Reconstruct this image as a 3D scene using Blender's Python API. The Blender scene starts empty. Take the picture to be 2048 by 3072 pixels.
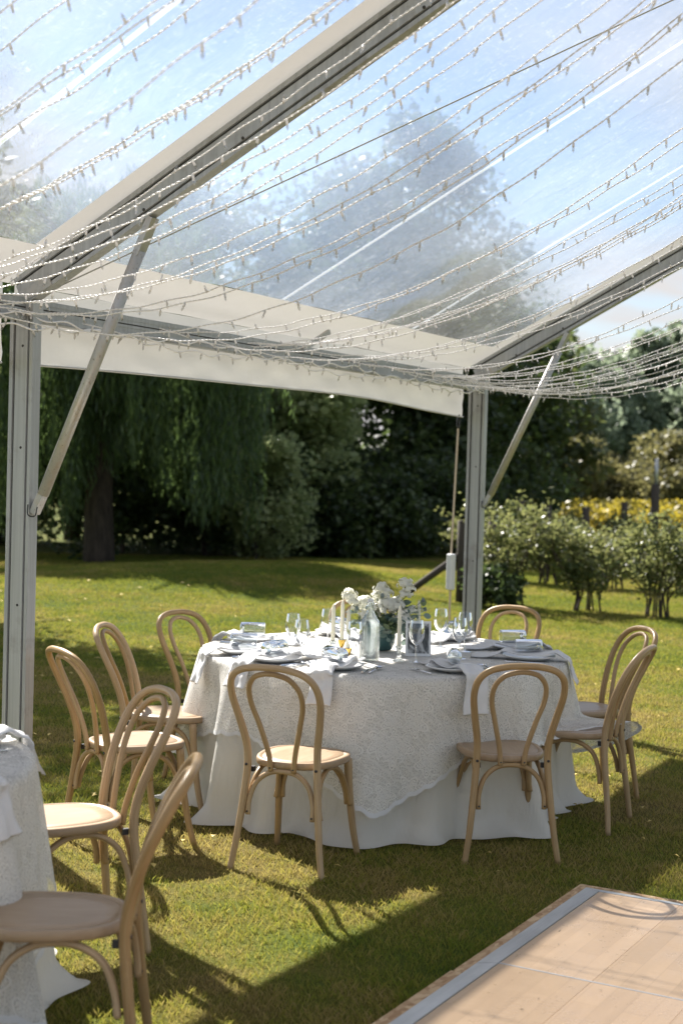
import bpy, math, random
import numpy as np
from mathutils import Vector, Matrix
random.seed(7); rng = np.random.default_rng(7)
R_ = math.radians
S = bpy.context.scene
COL = S.collection

# ------------------------------------------------------------------ camera
CAM = np.array([-4.967, -4.397, 1.677])
YAW, PIT, ROLL, FPX = 0.5084, -0.0269, 0.0277, 4361.3
fw = Vector((math.cos(PIT)*math.cos(YAW), math.cos(PIT)*math.sin(YAW), math.sin(PIT)))
rt0 = Vector((math.sin(YAW), -math.cos(YAW), 0)); up0 = rt0.cross(fw)
rt = math.cos(ROLL)*rt0 + math.sin(ROLL)*up0
up = -math.sin(ROLL)*rt0 + math.cos(ROLL)*up0
cd = bpy.data.cameras.new('camera'); cam = bpy.data.objects.new('camera', cd); COL.objects.link(cam)
cam.matrix_world = Matrix(((rt.x, up.x, -fw.x, CAM[0]), (rt.y, up.y, -fw.y, CAM[1]), (rt.z, up.z, -fw.z, CAM[2]), (0, 0, 0, 1)))
cd.sensor_fit = 'VERTICAL'; cd.sensor_height = 36; cd.sensor_width = 24
cd.lens = FPX/3072*36; cd.clip_end = 2000; cd.clip_start = 0.05
cd.dof.use_dof = True; cd.dof.focus_distance = 6.4; cd.dof.aperture_fstop = 2.8
S.camera = cam

# ------------------------------------------------------------------ sky and sun
SUN = Vector((0.575, 0.95, 1.0)).normalized()
W = bpy.data.worlds.new('World'); S.world = W; W.use_nodes = True
wn, wl = W.node_tree.nodes, W.node_tree.links
bg = wn['Background']; bg.inputs['Strength'].default_value = 0.05
sky = wn.new('ShaderNodeTexSky'); sky.sky_type = 'NISHITA'; sky.sun_disc = False
sky.sun_elevation = math.asin(SUN.z); sky.sun_rotation = math.atan2(SUN.x, SUN.y)
sky.air_density = 1.0; sky.dust_density = 0.3; sky.ozone_density = 2.0
tc = wn.new('ShaderNodeTexCoord'); sx = wn.new('ShaderNodeSeparateXYZ'); wl.new(tc.outputs['Generated'], sx.inputs[0])
def wm(op, a, b=None):
    m = wn.new('ShaderNodeMath'); m.operation = op
    for i, v in enumerate((a, b)):
        if v is None: continue
        if isinstance(v, (int, float)): m.inputs[i].default_value = v
        else: wl.new(v, m.inputs[i])
    return m.outputs[0]
zz = wm('ADD', wm('MAXIMUM', sx.outputs[2], 0.0), 0.22)
cx = wm('DIVIDE', sx.outputs[0], zz); cy = wm('DIVIDE', sx.outputs[1], zz)
cc = wn.new('ShaderNodeCombineXYZ'); wl.new(cx, cc.inputs[0]); wl.new(cy, cc.inputs[1]); cc.inputs[2].default_value = 3.7
nz = wn.new('ShaderNodeTexNoise'); nz.inputs['Scale'].default_value = 1.25; nz.inputs['Detail'].default_value = 7; nz.inputs['Roughness'].default_value = 0.55
nz.inputs['Distortion'].default_value = 0.3
wl.new(cc.outputs[0], nz.inputs['Vector'])
cr = wn.new('ShaderNodeValToRGB'); cr.color_ramp.elements[0].position = 0.43; cr.color_ramp.elements[1].position = 0.57
wl.new(nz.outputs['Fac'], cr.inputs[0])
mx = wn.new('ShaderNodeMix'); mx.data_type = 'RGBA'
wl.new(cr.outputs[0], mx.inputs['Factor']); wl.new(sky.outputs[0], mx.inputs['A']); mx.inputs['B'].default_value = (5.5, 5.35, 5.35, 1)
wl.new(mx.outputs['Result'], bg.inputs['Color'])
sl = bpy.data.lights.new('sun', 'SUN'); sl.energy = 4.7; sl.angle = R_(0.53); sl.color = (1, 0.95, 0.87)
so = bpy.data.objects.new('sun', sl); COL.objects.link(so); so.rotation_euler = SUN.to_track_quat('Z', 'Y').to_euler()
so.location = (20, 30, 40)
vs = S.view_settings; vs.view_transform = 'Standard'; vs.look = 'None'; vs.exposure = 1.56; vs.gamma = 1; vs.use_curve_mapping = False
S.cycles.max_bounces = 7; S.cycles.diffuse_bounces = 3; S.cycles.glossy_bounces = 3; S.cycles.transparent_max_bounces = 16; S.cycles.transmission_bounces = 6
S.cycles.caustics_reflective = False; S.cycles.caustics_refractive = False
S.cycles.sample_clamp_indirect = 6.0
try: S.cycles.use_denoising = True
except Exception: pass

# ------------------------------------------------------------------ materials
class NT:
    def __init__(s, name):
        s.m = bpy.data.materials.new(name); s.m.use_nodes = True; s.t = s.m.node_tree
        s.n = s.t.nodes; s.l = s.t.links; s.b = s.n['Principled BSDF']; s.o = s.n['Material Output']
    def set(s, **k):
        for a, v in k.items(): s.put(s.b.inputs[a.replace('_', ' ')], v)
        return s
    def put(s, inp, v):
        if isinstance(v, bpy.types.NodeSocket): s.l.new(v, inp)
        elif isinstance(v, tuple) and len(v) == 3 and inp.type == 'RGBA': inp.default_value = (*v, 1)
        else: inp.default_value = v
    def add(s, ty, props={}, **k):
        n = s.n.new(ty)
        for a, v in props.items(): setattr(n, a, v)
        for a, v in k.items(): s.put(n.inputs[a.replace('_', ' ')], v)
        return n
    def coord(s, kind='Object', scale=(1, 1, 1)):
        t = s.add('ShaderNodeTexCoord'); mp = s.add('ShaderNodeMapping'); mp.inputs['Scale'].default_value = scale
        s.l.new(t.outputs[kind], mp.inputs['Vector']); return mp.outputs[0]
    def pos(s, scale=(1, 1, 1)):
        g = s.add('ShaderNodeNewGeometry'); mp = s.add('ShaderNodeMapping'); mp.inputs['Scale'].default_value = scale
        s.l.new(g.outputs['Position'], mp.inputs['Vector']); return mp.outputs[0]
    def noise(s, vec, scale, detail=4, rough=.5, dist=0):
        return s.add('ShaderNodeTexNoise', Vector=vec, Scale=scale, Detail=detail, Roughness=rough, Distortion=dist).outputs['Fac']
    def ramp(s, fac, *st):
        r = s.add('ShaderNodeValToRGB', Fac=fac); e = r.color_ramp.elements
        while len(e) < len(st): e.new(.5)
        for i, (p, c) in enumerate(st):
            e[i].position = p; e[i].color = (*c, 1) if isinstance(c, tuple) else (c, c, c, 1)
        return r.outputs[0]
    def math(s, op, a, b=0.0, c=0.0):
        n = s.add('ShaderNodeMath', dict(operation=op)); s.put(n.inputs[0], a); s.put(n.inputs[1], b); s.put(n.inputs[2], c); return n.outputs[0]
    def mix(s, f, a, b, mode='MIX'):
        n = s.add('ShaderNodeMix', dict(data_type='RGBA', blend_type=mode)); s.put(n.inputs['Factor'], f)
        s.put(n.inputs['A'], a if not isinstance(a, tuple) else (*a, 1)); s.put(n.inputs['B'], b if not isinstance(b, tuple) else (*b, 1)); return n.outputs['Result']
    def bump(s, h, st=.3, d=.002):
        n = s.add('ShaderNodeBump', Height=h, Strength=st, Distance=d); s.l.new(n.outputs[0], s.b.inputs['Normal']); return n.outputs[0]
    def mixs(s, f, a, b):
        n = s.add('ShaderNodeMixShader'); s.put(n.inputs[0], f); s.l.new(a, n.inputs[1]); s.l.new(b, n.inputs[2]); return n.outputs[0]
    def out(s, sh): s.l.new(sh, s.o.inputs['Surface']); return s

M = {}
def wood(name, a, b, c, uv=True):
    n = NT(name); v = n.coord('UV', (1, 1, 1)) if uv else n.coord('Object')
    v1 = n.coord('UV' if uv else 'Object', (7, 260, 160) if uv else (60, 6, 60))
    g = n.noise(v1, 1, 4, .6, .4); g2 = n.noise(n.pos((9, 9, 9)), 1, 3)
    col = n.ramp(g, (.3, a), (.5, b), (.72, c))
    col = n.mix(n.ramp(g2, (.35, 0.0), (.7, .45)), col, tuple(x*.86 for x in b))
    oi = n.add('ShaderNodeObjectInfo'); hs = n.add('ShaderNodeHueSaturation', Color=col); hs.inputs['Hue'].default_value = .5; n.l.new(n.math('MULTIPLY_ADD', oi.outputs['Random'], .26, .88), hs.inputs['Value']); n.l.new(n.math('MULTIPLY_ADD', oi.outputs['Random'], -.2, 1.08), hs.inputs['Saturation']); col = hs.outputs[0]
    n.set(Base_Color=col, Roughness=n.ramp(g2, (.3, .30), (.7, .5))); n.b.inputs['Specular IOR Level'].default_value = .35; n.bump(g, .5, .001); M[name] = n.m
wood('chair_wood', (.255, .15, .062), (.41, .275, .14), (.50, .36, .205))
def seatmat():
    n = NT('seat_wood'); g = n.noise(n.coord('Object', (70, 7, 40)), 1, 4, .6, .5)
    n.set(Base_Color=n.ramp(g, (.3, (.33, .225, .135)), (.7, (.40, .29, .19))), Roughness=.38); n.bump(g, .15, .0006); M['seat_wood'] = n.m
seatmat()
def simple(name, col, rough=.5, metal=0.0, spec=.5):
    n = NT(name); n.set(Base_Color=col, Roughness=rough, Metallic=metal); n.b.inputs['Specular IOR Level'].default_value = spec; M[name] = n.m; return n
def alu():
    n = NT('aluminium'); s = n.noise(n.pos((60, 60, 1.5)), 1, 4, .6); d = n.noise(n.pos((4, 4, 4)), 1, 5, .65)
    col = n.ramp(s, (.3, (.33, .338, .35)), (.7, (.45, .458, .47))); col = n.mix(n.ramp(d, (.56, 0.0), (.72, .55)), col, (0.187, 0.1615, 0.136))
    n.set(Base_Color=col, Metallic=.35, Roughness=n.ramp(d, (.3, .38), (.7, .6))); n.bump(d, .1, .001); M['aluminium'] = n.m
alu()
def galv():
    n = NT('galvanised'); d = n.noise(n.pos((11, 11, 7)), 1, 6, .7); e = n.noise(n.pos((70, 70, 50)), 1, 3, .6)
    col = n.ramp(d, (.32, (.34, .345, .35)), (.5, (.45, .45, .45)), (.68, (.43, .375, .32))); col = n.mix(n.ramp(e, (.62, 0.0), (.7, .6)), col, (.12, .09, .07))
    n.set(Base_Color=col, Metallic=.4, Roughness=.45); n.bump(e, .15, .001); M['galvanised'] = n.m
galv()
simple('groove', (.035, .033, .03), .7); simple('dark_steel', (.05, .05, .055), .5, .6)
def vinyl():
    n = NT('white_vinyl'); d = n.noise(n.pos((3, 3, 6)), 1, 5, .6); st = n.noise(n.pos((14, 14, 2)), 1, 4, .6)
    col = n.ramp(d, (.3, (.60, .60, .605)), (.7, (.68, .68, .685))); col = n.mix(n.ramp(st, (.6, 0.0), (.8, .25)), col, (.50, .47, .43))
    n.set(Base_Color=col, Roughness=.45); n.bump(d, .3, .02)
    tr = n.add('ShaderNodeBsdfTranslucent', Color=(.56, .545, .53)); n.out(n.mixs(.18, n.b.outputs[0], tr.outputs[0])); M['white_vinyl'] = n.m
vinyl()
def clear():
    n = NT('clear_vinyl'); p = n.pos((1, 1, 1))
    sc = n.noise(n.pos((38, 9, 38)), 1, 6, .72, 1.2); sc2 = n.noise(n.pos((7, 30, 30)), 1, 6, .7, 2.0); big = n.noise(p, 1.1, 4, .55)
    scr = n.math('MULTIPLY', n.ramp(sc, (.52, 0.0), (.75, 1.0)), n.ramp(sc2, (.42, 0.0), (.7, 1.0)))
    haze = n.math('ADD', n.math('MULTIPLY', scr, .42), n.ramp(big, (.3, .045), (.75, .125)))
    dif = n.add('ShaderNodeBsdfDiffuse', Color=(.85, .87, .9)); tl = n.add('ShaderNodeBsdfTranslucent', Color=(.9, .91, .93))
    rb = n.add('ShaderNodeBump', Height=n.noise(n.pos((260, 130, 130)), 1, 1), Strength=1.0, Distance=.011); rf = n.add('ShaderNodeBsdfRefraction', Color=(.95, .96, .98), Roughness=0.0, IOR=1.035, Normal=rb.outputs[0]); hz = n.mixs(.72, dif.outputs[0], tl.outputs[0]); tp = n.add('ShaderNodeBsdfTransparent', Color=(.95, .96, .97))
    wr = n.noise(n.pos((9, 3.5, 5)), 1, 3, .5, .6); bp = n.add('ShaderNodeBump', Height=wr, Strength=.45, Distance=.03)
    gl = n.add('ShaderNodeBsdfGlossy', Roughness=.10, Normal=bp.outputs[0]); lw = n.add('ShaderNodeFresnel', IOR=1.4, Normal=bp.outputs[0])
    n.out(n.mixs(n.math('MINIMUM', n.math('MULTIPLY', lw.outputs[0], .55), .3), n.mixs(haze, n.mixs(.60, tp.outputs[0], rf.outputs[0]), hz), gl.outputs[0])); M['clear_vinyl'] = n.m
clear()
def seam():
    n = NT('seam_vinyl'); tl = n.add('ShaderNodeBsdfTranslucent', Color=(.85, .9, .95)); tp = n.add('ShaderNodeBsdfTransparent', Color=(.95, .97, 1))
    n.out(n.mixs(.2, tp.outputs[0], tl.outputs[0])); M['seam_vinyl'] = n.m
seam()
def cloth(name, col, trans=.25, rough=.75, bs=900, sheen=0):
    n = NT(name); w = n.noise(n.coord('Object', (1, 1, 1)), bs, 2); d = n.noise(n.pos(), 9, 4)
    wk = n.noise(n.pos((11, 11, 2.2)), 1, 5, .6, .8); hh = n.math('ADD', n.math('MULTIPLY', wk, .03), n.math('MULTIPLY', w, .0006))
    n.set(Base_Color=n.ramp(d, (.3, tuple(c*.96 for c in col)), (.7, col)), Roughness=rough); n.bump(hh, .7 if name == 'satin' else .25, 1.0)
    tr = n.add('ShaderNodeBsdfTranslucent', Color=col); n.out(n.mixs(trans, n.b.outputs[0], tr.outputs[0])); M[name] = n.m
cloth('satin', (.90, .875, .82), .45, .45); cloth('napkin', (.83, .83, .84), .22)
def lace():
    n = NT('lace'); uv = n.coord('UV')
    warp = n.add('ShaderNodeTexNoise', Vector=uv, Scale=4.5, Detail=3)
    wv = n.add('ShaderNodeVectorMath', dict(operation='MULTIPLY_ADD')); n.l.new(warp.outputs['Color'], wv.inputs[0]); wv.inputs[1].default_value = (.07, .07, 0); n.l.new(uv, wv.inputs[2])
    vo = n.add('ShaderNodeTexVoronoi', dict(feature='DISTANCE_TO_EDGE'), Vector=wv.outputs[0], Scale=95)
    net = n.ramp(vo.outputs['Distance'], (.10, 1.0), (.17, 0.0))
    leaf = n.add('ShaderNodeTexVoronoi', dict(feature='F1', voronoi_dimensions='2D'), Vector=wv.outputs[0], Scale=8.5)
    df = n.add('ShaderNodeVectorMath', dict(operation='SUBTRACT')); n.l.new(wv.outputs[0], df.inputs[0]); n.l.new(leaf.outputs['Position'], df.inputs[1])
    dx = n.add('ShaderNodeSeparateXYZ', Vector=df.outputs[0]); th = n.math('ARCTAN2', dx.outputs[1], dx.outputs[0]); rr = leaf.outputs['Distance']
    pet = n.math('MULTIPLY_ADD', n.math('COSINE', n.math('MULTIPLY', th, 5)), .13, .36)
    infl = n.math('LESS_THAN', rr, pet); vein = n.math('GREATER_THAN', n.math('SINE', n.math('ADD', n.math('MULTIPLY', rr, 46), n.math('MULTIPLY', n.math('COSINE', n.math('MULTIPLY', th, 5)), 6))), -.25)
    flower = n.math('MULTIPLY', infl, vein)
    rim = n.math('LESS_THAN', n.math('ABSOLUTE', n.math('SUBTRACT', rr, n.math('ADD', pet, .10))), .035)
    wave = n.add('ShaderNodeTexWave', dict(wave_type='BANDS'), Vector=wv.outputs[0], Scale=9, Distortion=9, Detail=2)
    swirl = n.math('MULTIPLY', n.math('GREATER_THAN', wave.outputs['Fac'], .88), .8)
    sol = n.math('MAXIMUM', n.math('MAXIMUM', flower, rim), swirl)
    al = n.math('MAXIMUM', n.math('MULTIPLY', sol, .95), n.math('MULTIPLY', net, .8)); al = n.math('MAXIMUM', al, .5)
    fine = n.noise(uv, 420, 2)
    n.set(Base_Color=(.90, .885, .85), Roughness=.8); n.bump(n.math('ADD', al, n.math('MULTIPLY', fine, .4)), .5, .002)
    tr = n.add('ShaderNodeBsdfTranslucent', Color=(.84, .82, .78)); body = n.mixs(.3, n.b.outputs[0], tr.outputs[0])
    tp = n.add('ShaderNodeBsdfTransparent'); n.out(n.mixs(al, tp.outputs[0], body)); M['lace'] = n.m
lace()
def thin_glass(name, tint=(1, 1, 1), k=1.0):
    n = NT(name); fr = n.add('ShaderNodeFresnel', IOR=1.5); gl = n.add('ShaderNodeBsdfGlossy', Roughness=.02, Color=(.95, .97, 1)); tp = n.add('ShaderNodeBsdfTransparent', Color=tint)
    n.out(n.mixs(n.math('MINIMUM', n.math('MULTIPLY', fr.outputs[0], k), .95), tp.outputs[0], gl.outputs[0])); M[name] = n.m
thin_glass('thin_glass', (.93, .945, .95), 1.5)
def solid_glass(name, col):
    n = NT(name); n.set(Base_Color=col, Roughness=.02, IOR=1.47); n.b.inputs['Transmission Weight'].default_value = 1
    tp = n.add('ShaderNodeBsdfTransparent', Color=col); n.out(n.mixs(.3, n.b.outputs[0], tp.outputs[0])); M[name] = n.m
solid_glass('solid_glass', (.93, .96, .96)); solid_glass('water', (.95, .97, .98))
simple('porcelain', (.82, .82, .82), .15); simple('silver', (.62, .62, .63), .16, 1.0); simple('gold', (.62, .42, .10), .25, 1.0)
n = simple('wax', (.86, .82, .66), .45); n.b.inputs['Subsurface Weight'].default_value = .3; n.b.inputs['Subsurface Radius'].default_value = (.01, .008, .004)
simple('wick', (.5, .47, .4), .9); simple('card_white', (.8, .8, .8), .5)
def photo():
    n = NT('print'); u = n.coord('Object', (14, 14, 9)); a = n.noise(u, 1, 5, .6, 1.2)
    n.set(Base_Color=n.ramp(a, (.38, .02), (.47, .12), (.53, .45), (.62, .7)), Roughness=.3); M['print'] = n.m
photo()
simple('vase_teal', (.05, .115, .115), .12)
def petal():
    n = NT('petal'); n.set(Base_Color=(.83, .82, .74), Roughness=.6); tr = n.add('ShaderNodeBsdfTranslucent', Color=(.85, .85, .72)); n.out(n.mixs(.35, n.b.outputs[0], tr.outputs[0])); M['petal'] = n.m
petal()
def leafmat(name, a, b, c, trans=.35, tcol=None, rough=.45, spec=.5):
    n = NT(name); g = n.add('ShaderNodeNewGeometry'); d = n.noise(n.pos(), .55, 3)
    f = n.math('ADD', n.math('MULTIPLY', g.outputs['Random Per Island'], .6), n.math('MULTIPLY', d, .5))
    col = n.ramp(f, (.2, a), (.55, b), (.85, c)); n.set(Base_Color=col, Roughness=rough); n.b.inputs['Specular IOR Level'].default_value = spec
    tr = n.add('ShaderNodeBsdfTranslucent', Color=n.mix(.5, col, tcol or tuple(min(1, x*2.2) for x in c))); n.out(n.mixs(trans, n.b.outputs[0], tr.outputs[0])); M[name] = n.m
leafmat('willow_leaf', (.022, .045, .018), (.045, .085, .03), (.10, .15, .045), .42)
leafmat('dark_leaf', (.015, .03, .013), (.032, .058, .022), (.085, .12, .035), .38)
leafmat('mid_leaf', (0.032, 0.052, 0.02), (0.06, 0.088, 0.032), (0.12, 0.136, 0.048), .42)
leafmat('far_haze_leaf', (.10, .145, .105), (.155, .21, .15), (.23, .27, .18), .5)  # distance haze put into the leaf colour, paler and bluer
leafmat('olive_leaf', (.08, .095, .035), (.135, .14, .055), (.20, .18, .075), .4)
leafmat('berry_leaf', (.045, .08, .022), (.085, .12, .038), (.17, .17, .065), .48, rough=.4, spec=.4)
leafmat('sunlit_leaf', (.08, .12, .045), (.16, .21, .085), (.32, .36, .18), .55, rough=.3)  # pale leaves, lightened so the colour itself gives the sunlit look
leafmat('gold_weed', (.17, .17, .03), (.27, .24, .03), (.36, .28, .035), .4)
leafmat('eucalyptus', (.10, .16, .14), (.16, .23, .20), (.25, .31, .27), .2)
leafmat('sprig', (.07, .12, .05), (.12, .17, .08), (.22, .27, .14), .25)
def bark():
    n = NT('bark'); d = n.noise(n.pos((12, 12, 3)), 1, 5, .65); n.set(Base_Color=n.ramp(d, (.35, (.03, .023, .017)), (.7, (.085, .065, .05))), Roughness=.9); n.bump(d, .7, .02); M['bark'] = n.m
bark()
def ground():
    n = NT('lawn_soil'); p = n.pos(); a = n.noise(p, .55, 5, .6); b = n.noise(p, 3.2, 5, .65); c = n.noise(p, 55, 4, .7)
    m = n.math('ADD', n.math('MULTIPLY', a, .6), n.math('MULTIPLY', b, .4))
    vd = n.add('ShaderNodeVectorMath', dict(operation='DISTANCE')); n.l.new(n.pos(), vd.inputs[0]); vd.inputs[1].default_value = (.5, -1.5, 0); mr = n.add('ShaderNodeMapRange', Value=vd.outputs['Value']); mr.inputs['From Min'].default_value = 3.5; mr.inputs['From Max'].default_value = 9; mr.inputs['To Max'].default_value = .07; m = n.math('SUBTRACT', m, mr.outputs[0])
    col = n.ramp(m, (.34, (.062, .10, .016)), (.46, (.125, .14, .024)), (.54, (.175, .15, .038)), (.64, (.20, .14, .062)))
    col = n.mix(n.ramp(c, (.3, .55), (.65, 0.0)), col, (.035, .04, .012)); n.set(Base_Color=col, Roughness=.95); n.bump(c, .8, .03)
    n.b.inputs['Specular IOR Level'].default_value = .1; M['lawn_soil'] = n.m
ground()
def grassm():
    n = NT('grass_blade'); p = n.pos((1, 1, .01)); a = n.noise(p, .55, 5, .6); b = n.noise(p, 3.2, 5, .65); g = n.add('ShaderNodeNewGeometry')
    m = n.math('ADD', n.math('ADD', n.math('MULTIPLY', a, .6), n.math('MULTIPLY', b, .4)), n.math('MULTIPLY', n.math('SUBTRACT', g.outputs['Random Per Island'], .5), .16))
    vd = n.add('ShaderNodeVectorMath', dict(operation='DISTANCE')); n.l.new(n.pos(), vd.inputs[0]); vd.inputs[1].default_value = (.5, -1.5, 0); mr = n.add('ShaderNodeMapRange', Value=vd.outputs['Value']); mr.inputs['From Min'].default_value = 3.5; mr.inputs['From Max'].default_value = 9; mr.inputs['To Max'].default_value = .07; m = n.math('SUBTRACT', m, mr.outputs[0])
    col = n.ramp(m, (.31, (.095, .175, .024)), (.42, (.205, .24, .036)), (.49, (.32, .28, .07)), (.57, (.42, .31, .14)))
    n.set(Base_Color=col, Roughness=.55); tr = n.add('ShaderNodeBsdfTranslucent', Color=n.mix(.5, col, (.34, .32, .05))); n.b.inputs['Specular IOR Level'].default_value = .25
    n.out(n.mixs(.45, n.b.outputs[0], tr.outputs[0])); M['grass_blade'] = n.m
grassm()
def osb():
    n = NT('osb'); v = n.add('ShaderNodeTexVoronoi', Vector=n.pos((30, 70, 40)), Scale=1); n.set(Base_Color=n.ramp(v.outputs['Color'], (.2, (.33, .19, .09)), (.8, (.58, .42, .25))), Roughness=.8); M['osb'] = n.m
osb()
def edging():
    n = NT('edging'); d = n.noise(n.pos((4, 14, 4)), 1, 5, .65); e = n.noise(n.pos((2, 120, 4)), 1, 3)
    n.set(Base_Color=n.ramp(d, (.35, (.50, .52, .54)), (.65, (.62, .64, .66))), Metallic=.45, Roughness=n.ramp(e, (.3, .32), (.7, .5))); M['edging'] = n.m
edging()
def parquet(i):
    n = NT('parquet_%d' % i); d = n.noise(n.pos((2.2, 26, 4)), 1, 5, .6, .3); e = n.noise(n.pos((1.5, 4, 1)), 1, 3)
    base = [(.56, .39, .245), (.525, .365, .225), (.60, .425, .275)][i]
    col = n.ramp(d, (.3, tuple(c*.93 for c in base)), (.7, tuple(c*1.05 for c in base))); col = n.mix(n.ramp(e, (.35, 0.0), (.7, .3)), col, (.60, .43, .28))
    bk = n.add('ShaderNodeTexBrick', Vector=n.pos((1, 1, 1)), Scale=1.0, Color1=(.80, .78, .75), Color2=(1.06, 1.06, 1.07), Mortar=(.7, .66, .6), Mortar_Size=.0016); bk.inputs['Brick Width'].default_value = .46; bk.inputs['Row Height'].default_value = .078
    col = n.mix(.55, col, n.mix(1.0, col, bk.outputs['Color'], 'MULTIPLY')); dirt = n.noise(n.pos((3, 3, 3)), 3, 6, .7); col = n.mix(n.ramp(dirt, (.60, 0.0), (.78, .22)), col, (.33, .23, .14))
    n.set(Base_Color=col, Roughness=n.ramp(dirt, (.4, .27), (.7, .5))); n.bump(d, .06, .001); M['parquet_%d' % i] = n.m
for i in range(3): parquet(i)
simple('wire', (.88, .855, .87), .28, 0, .7)
n = NT('bulb_holder'); n.set(Base_Color=(.9, .88, .88), Roughness=.25); tr = n.add('ShaderNodeBsdfTranslucent', Color=(.92, .89, .88)); n.out(n.mixs(.55, n.b.outputs[0], tr.outputs[0])); M['bulb_holder'] = n.m; thin_glass('bulb_glass', (.85, .83, .8), 2.5)
simple('strap', (.62, .50, .38), .8); simple('strap_cover', (.66, .67, .69), .7); simple('old_wood', (.055, .045, .037), .9); simple('pipe', (.45, .47, .48), .4, .5)
simple('leaf_yellow', (.55, .42, .12), .7); simple('rope', (.5, .5, .48), .7); simple('twig', (.06, .045, .035), .9)
simple('thistle', (.16, .20, .19), .7); simple('rust', (.18, .09, .04), .8)

# ------------------------------------------------------------------ mesh helpers
def mesh(name, V, F, mat, smooth=True, uv=None, mats=None, midx=None):
    me = bpy.data.meshes.new(name); V = np.asarray(V, dtype=np.float32)
    if isinstance(F, np.ndarray):
        nf, k = F.shape; me.vertices.add(len(V)); me.vertices.foreach_set('co', V.ravel()); me.loops.add(nf*k); me.polygons.add(nf)
        me.loops.foreach_set('vertex_index', F.ravel().astype(np.int32)); me.polygons.foreach_set('loop_start', np.arange(0, nf*k, k, dtype=np.int32))
        me.update(calc_edges=True)
    else: me.from_pydata(V.tolist(), [], F); me.update()
    for m_ in (mats or [mat]): me.materials.append(M[m_])
    if midx is not None: me.polygons.foreach_set('material_index', np.asarray(midx, dtype=np.int32))
    if smooth: me.polygons.foreach_set('use_smooth', np.ones(len(me.polygons), dtype=bool))
    if uv is not None:
        ul = me.uv_layers.new(name='UVMap'); li = np.empty(len(me.loops), dtype=np.int32); me.loops.foreach_get('vertex_index', li)
        ul.data.foreach_set('uv', np.asarray(uv, dtype=np.float32)[li].ravel())
    return me
def obj(name, me, parent=None, loc=None, label=None, cat=None, group=None, kind=None):
    o = bpy.data.objects.new(name, me); COL.objects.link(o)
    if parent is not None: o.parent = parent
    if loc is not None: o.location = loc
    return tag(o, label, cat, group, kind)
def tag(o, label=None, cat=None, group=None, kind=None):
    for k, v in (('label', label), ('category', cat), ('group', group), ('kind', kind)):
        if v: o[k] = v
    return o
def empty(name, loc, rz=0, label=None, cat=None, group=None):
    o = bpy.data.objects.new(name, None); COL.objects.link(o); o.location = loc; o.rotation_euler.z = rz; o.empty_display_size = .1
    return tag(o, label, cat, group)
def copy_tree(o, parent=None):
    c = o.copy(); COL.objects.link(c); c.parent = parent
    for ch in o.children: copy_tree(ch, c)
    return c
class MB:
    def __init__(s): s.V = []; s.F = []; s.U = []; s.I = []
    def add(s, V, F, uv=None, mi=0):
        b = len(s.V); s.V += [tuple(map(float, v)) for v in V]; s.F += [tuple(i+b for i in f) for f in F]; s.U += list(uv) if uv is not None else [(0, 0)]*len(V); s.I += [mi]*len(F); return s
    def box(s, x0, x1, y0, y1, z0, z1, mi=0):
        V = [(x, y, z) for z in (z0, z1) for y in (y0, y1) for x in (x0, x1)]
        return s.add(V, [(0, 2, 3, 1), (4, 5, 7, 6), (0, 1, 5, 4), (2, 6, 7, 3), (0, 4, 6, 2), (1, 3, 7, 5)], mi=mi)
    def bar(s, a, b, w, h, mi=0, upv=(0, 0, 1)):
        a, b = Vector(a), Vector(b); d = (b-a).normalized(); u = Vector(upv); x = d.cross(u).normalized(); u = x.cross(d)
        V = [p + x*sx_*w/2 + u*sz*h/2 for p in (a, b) for sx_, sz in ((-1, -1), (1, -1), (1, 1), (-1, 1))]
        return s.add(V, [(3, 2, 1, 0), (4, 5, 6, 7), (0, 1, 5, 4), (1, 2, 6, 5), (2, 3, 7, 6), (3, 0, 4, 7)], mi=mi)
    def tube(s, P, r, n=10, cap=True, mi=0, flat=None):
        P = [Vector(p) for p in P]; k = len(P); r = [r]*k if isinstance(r, (int, float)) else list(r)
        T = [(P[min(i+1, k-1)]-P[max(i-1, 0)]).normalized() for i in range(k)]
        nrm = T[0].orthogonal().normalized() if flat is None else Vector(flat)
        V = []; U = []; L = 0
        for i in range(k):
            if i: L += (P[i]-P[i-1]).length
            nrm = (nrm - T[i]*nrm.dot(T[i])).normalized(); bn = T[i].cross(nrm)
            for j in range(n):
                a = 2*math.pi*j/n; V.append(P[i] + (nrm*math.cos(a)+bn*math.sin(a))*r[i]); U.append((L, (abs(j/n-.5))*.12))
        F = [(i*n+j, i*n+(j+1) % n, (i+1)*n+(j+1) % n, (i+1)*n+j) for i in range(k-1) for j in range(n)]
        if cap: F += [tuple(reversed(range(n))), tuple(range((k-1)*n, k*n))]
        return s.add(V, F, U, mi)
    def lathe(s, prof, n=28, c=(0, 0, 0), mi=0):
        k = len(prof); V = [(c[0]+r*math.cos(2*math.pi*j/n), c[1]+r*math.sin(2*math.pi*j/n), c[2]+z) for r, z in prof for j in range(n)]
        return s.add(V, [(i*n+j, i*n+(j+1) % n, (i+1)*n+(j+1) % n, (i+1)*n+j) for i in range(k-1) for j in range(n)], mi=mi)
    def me(s, name, mat, smooth=True, mats=None): return mesh(name, s.V, s.F, mat, smooth, s.U, mats, s.I if mats else None)
    def build(s, name, mat, parent=None, smooth=True, mats=None, **k): return obj(name, s.me(name, mat, smooth, mats), parent, **k)
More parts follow.
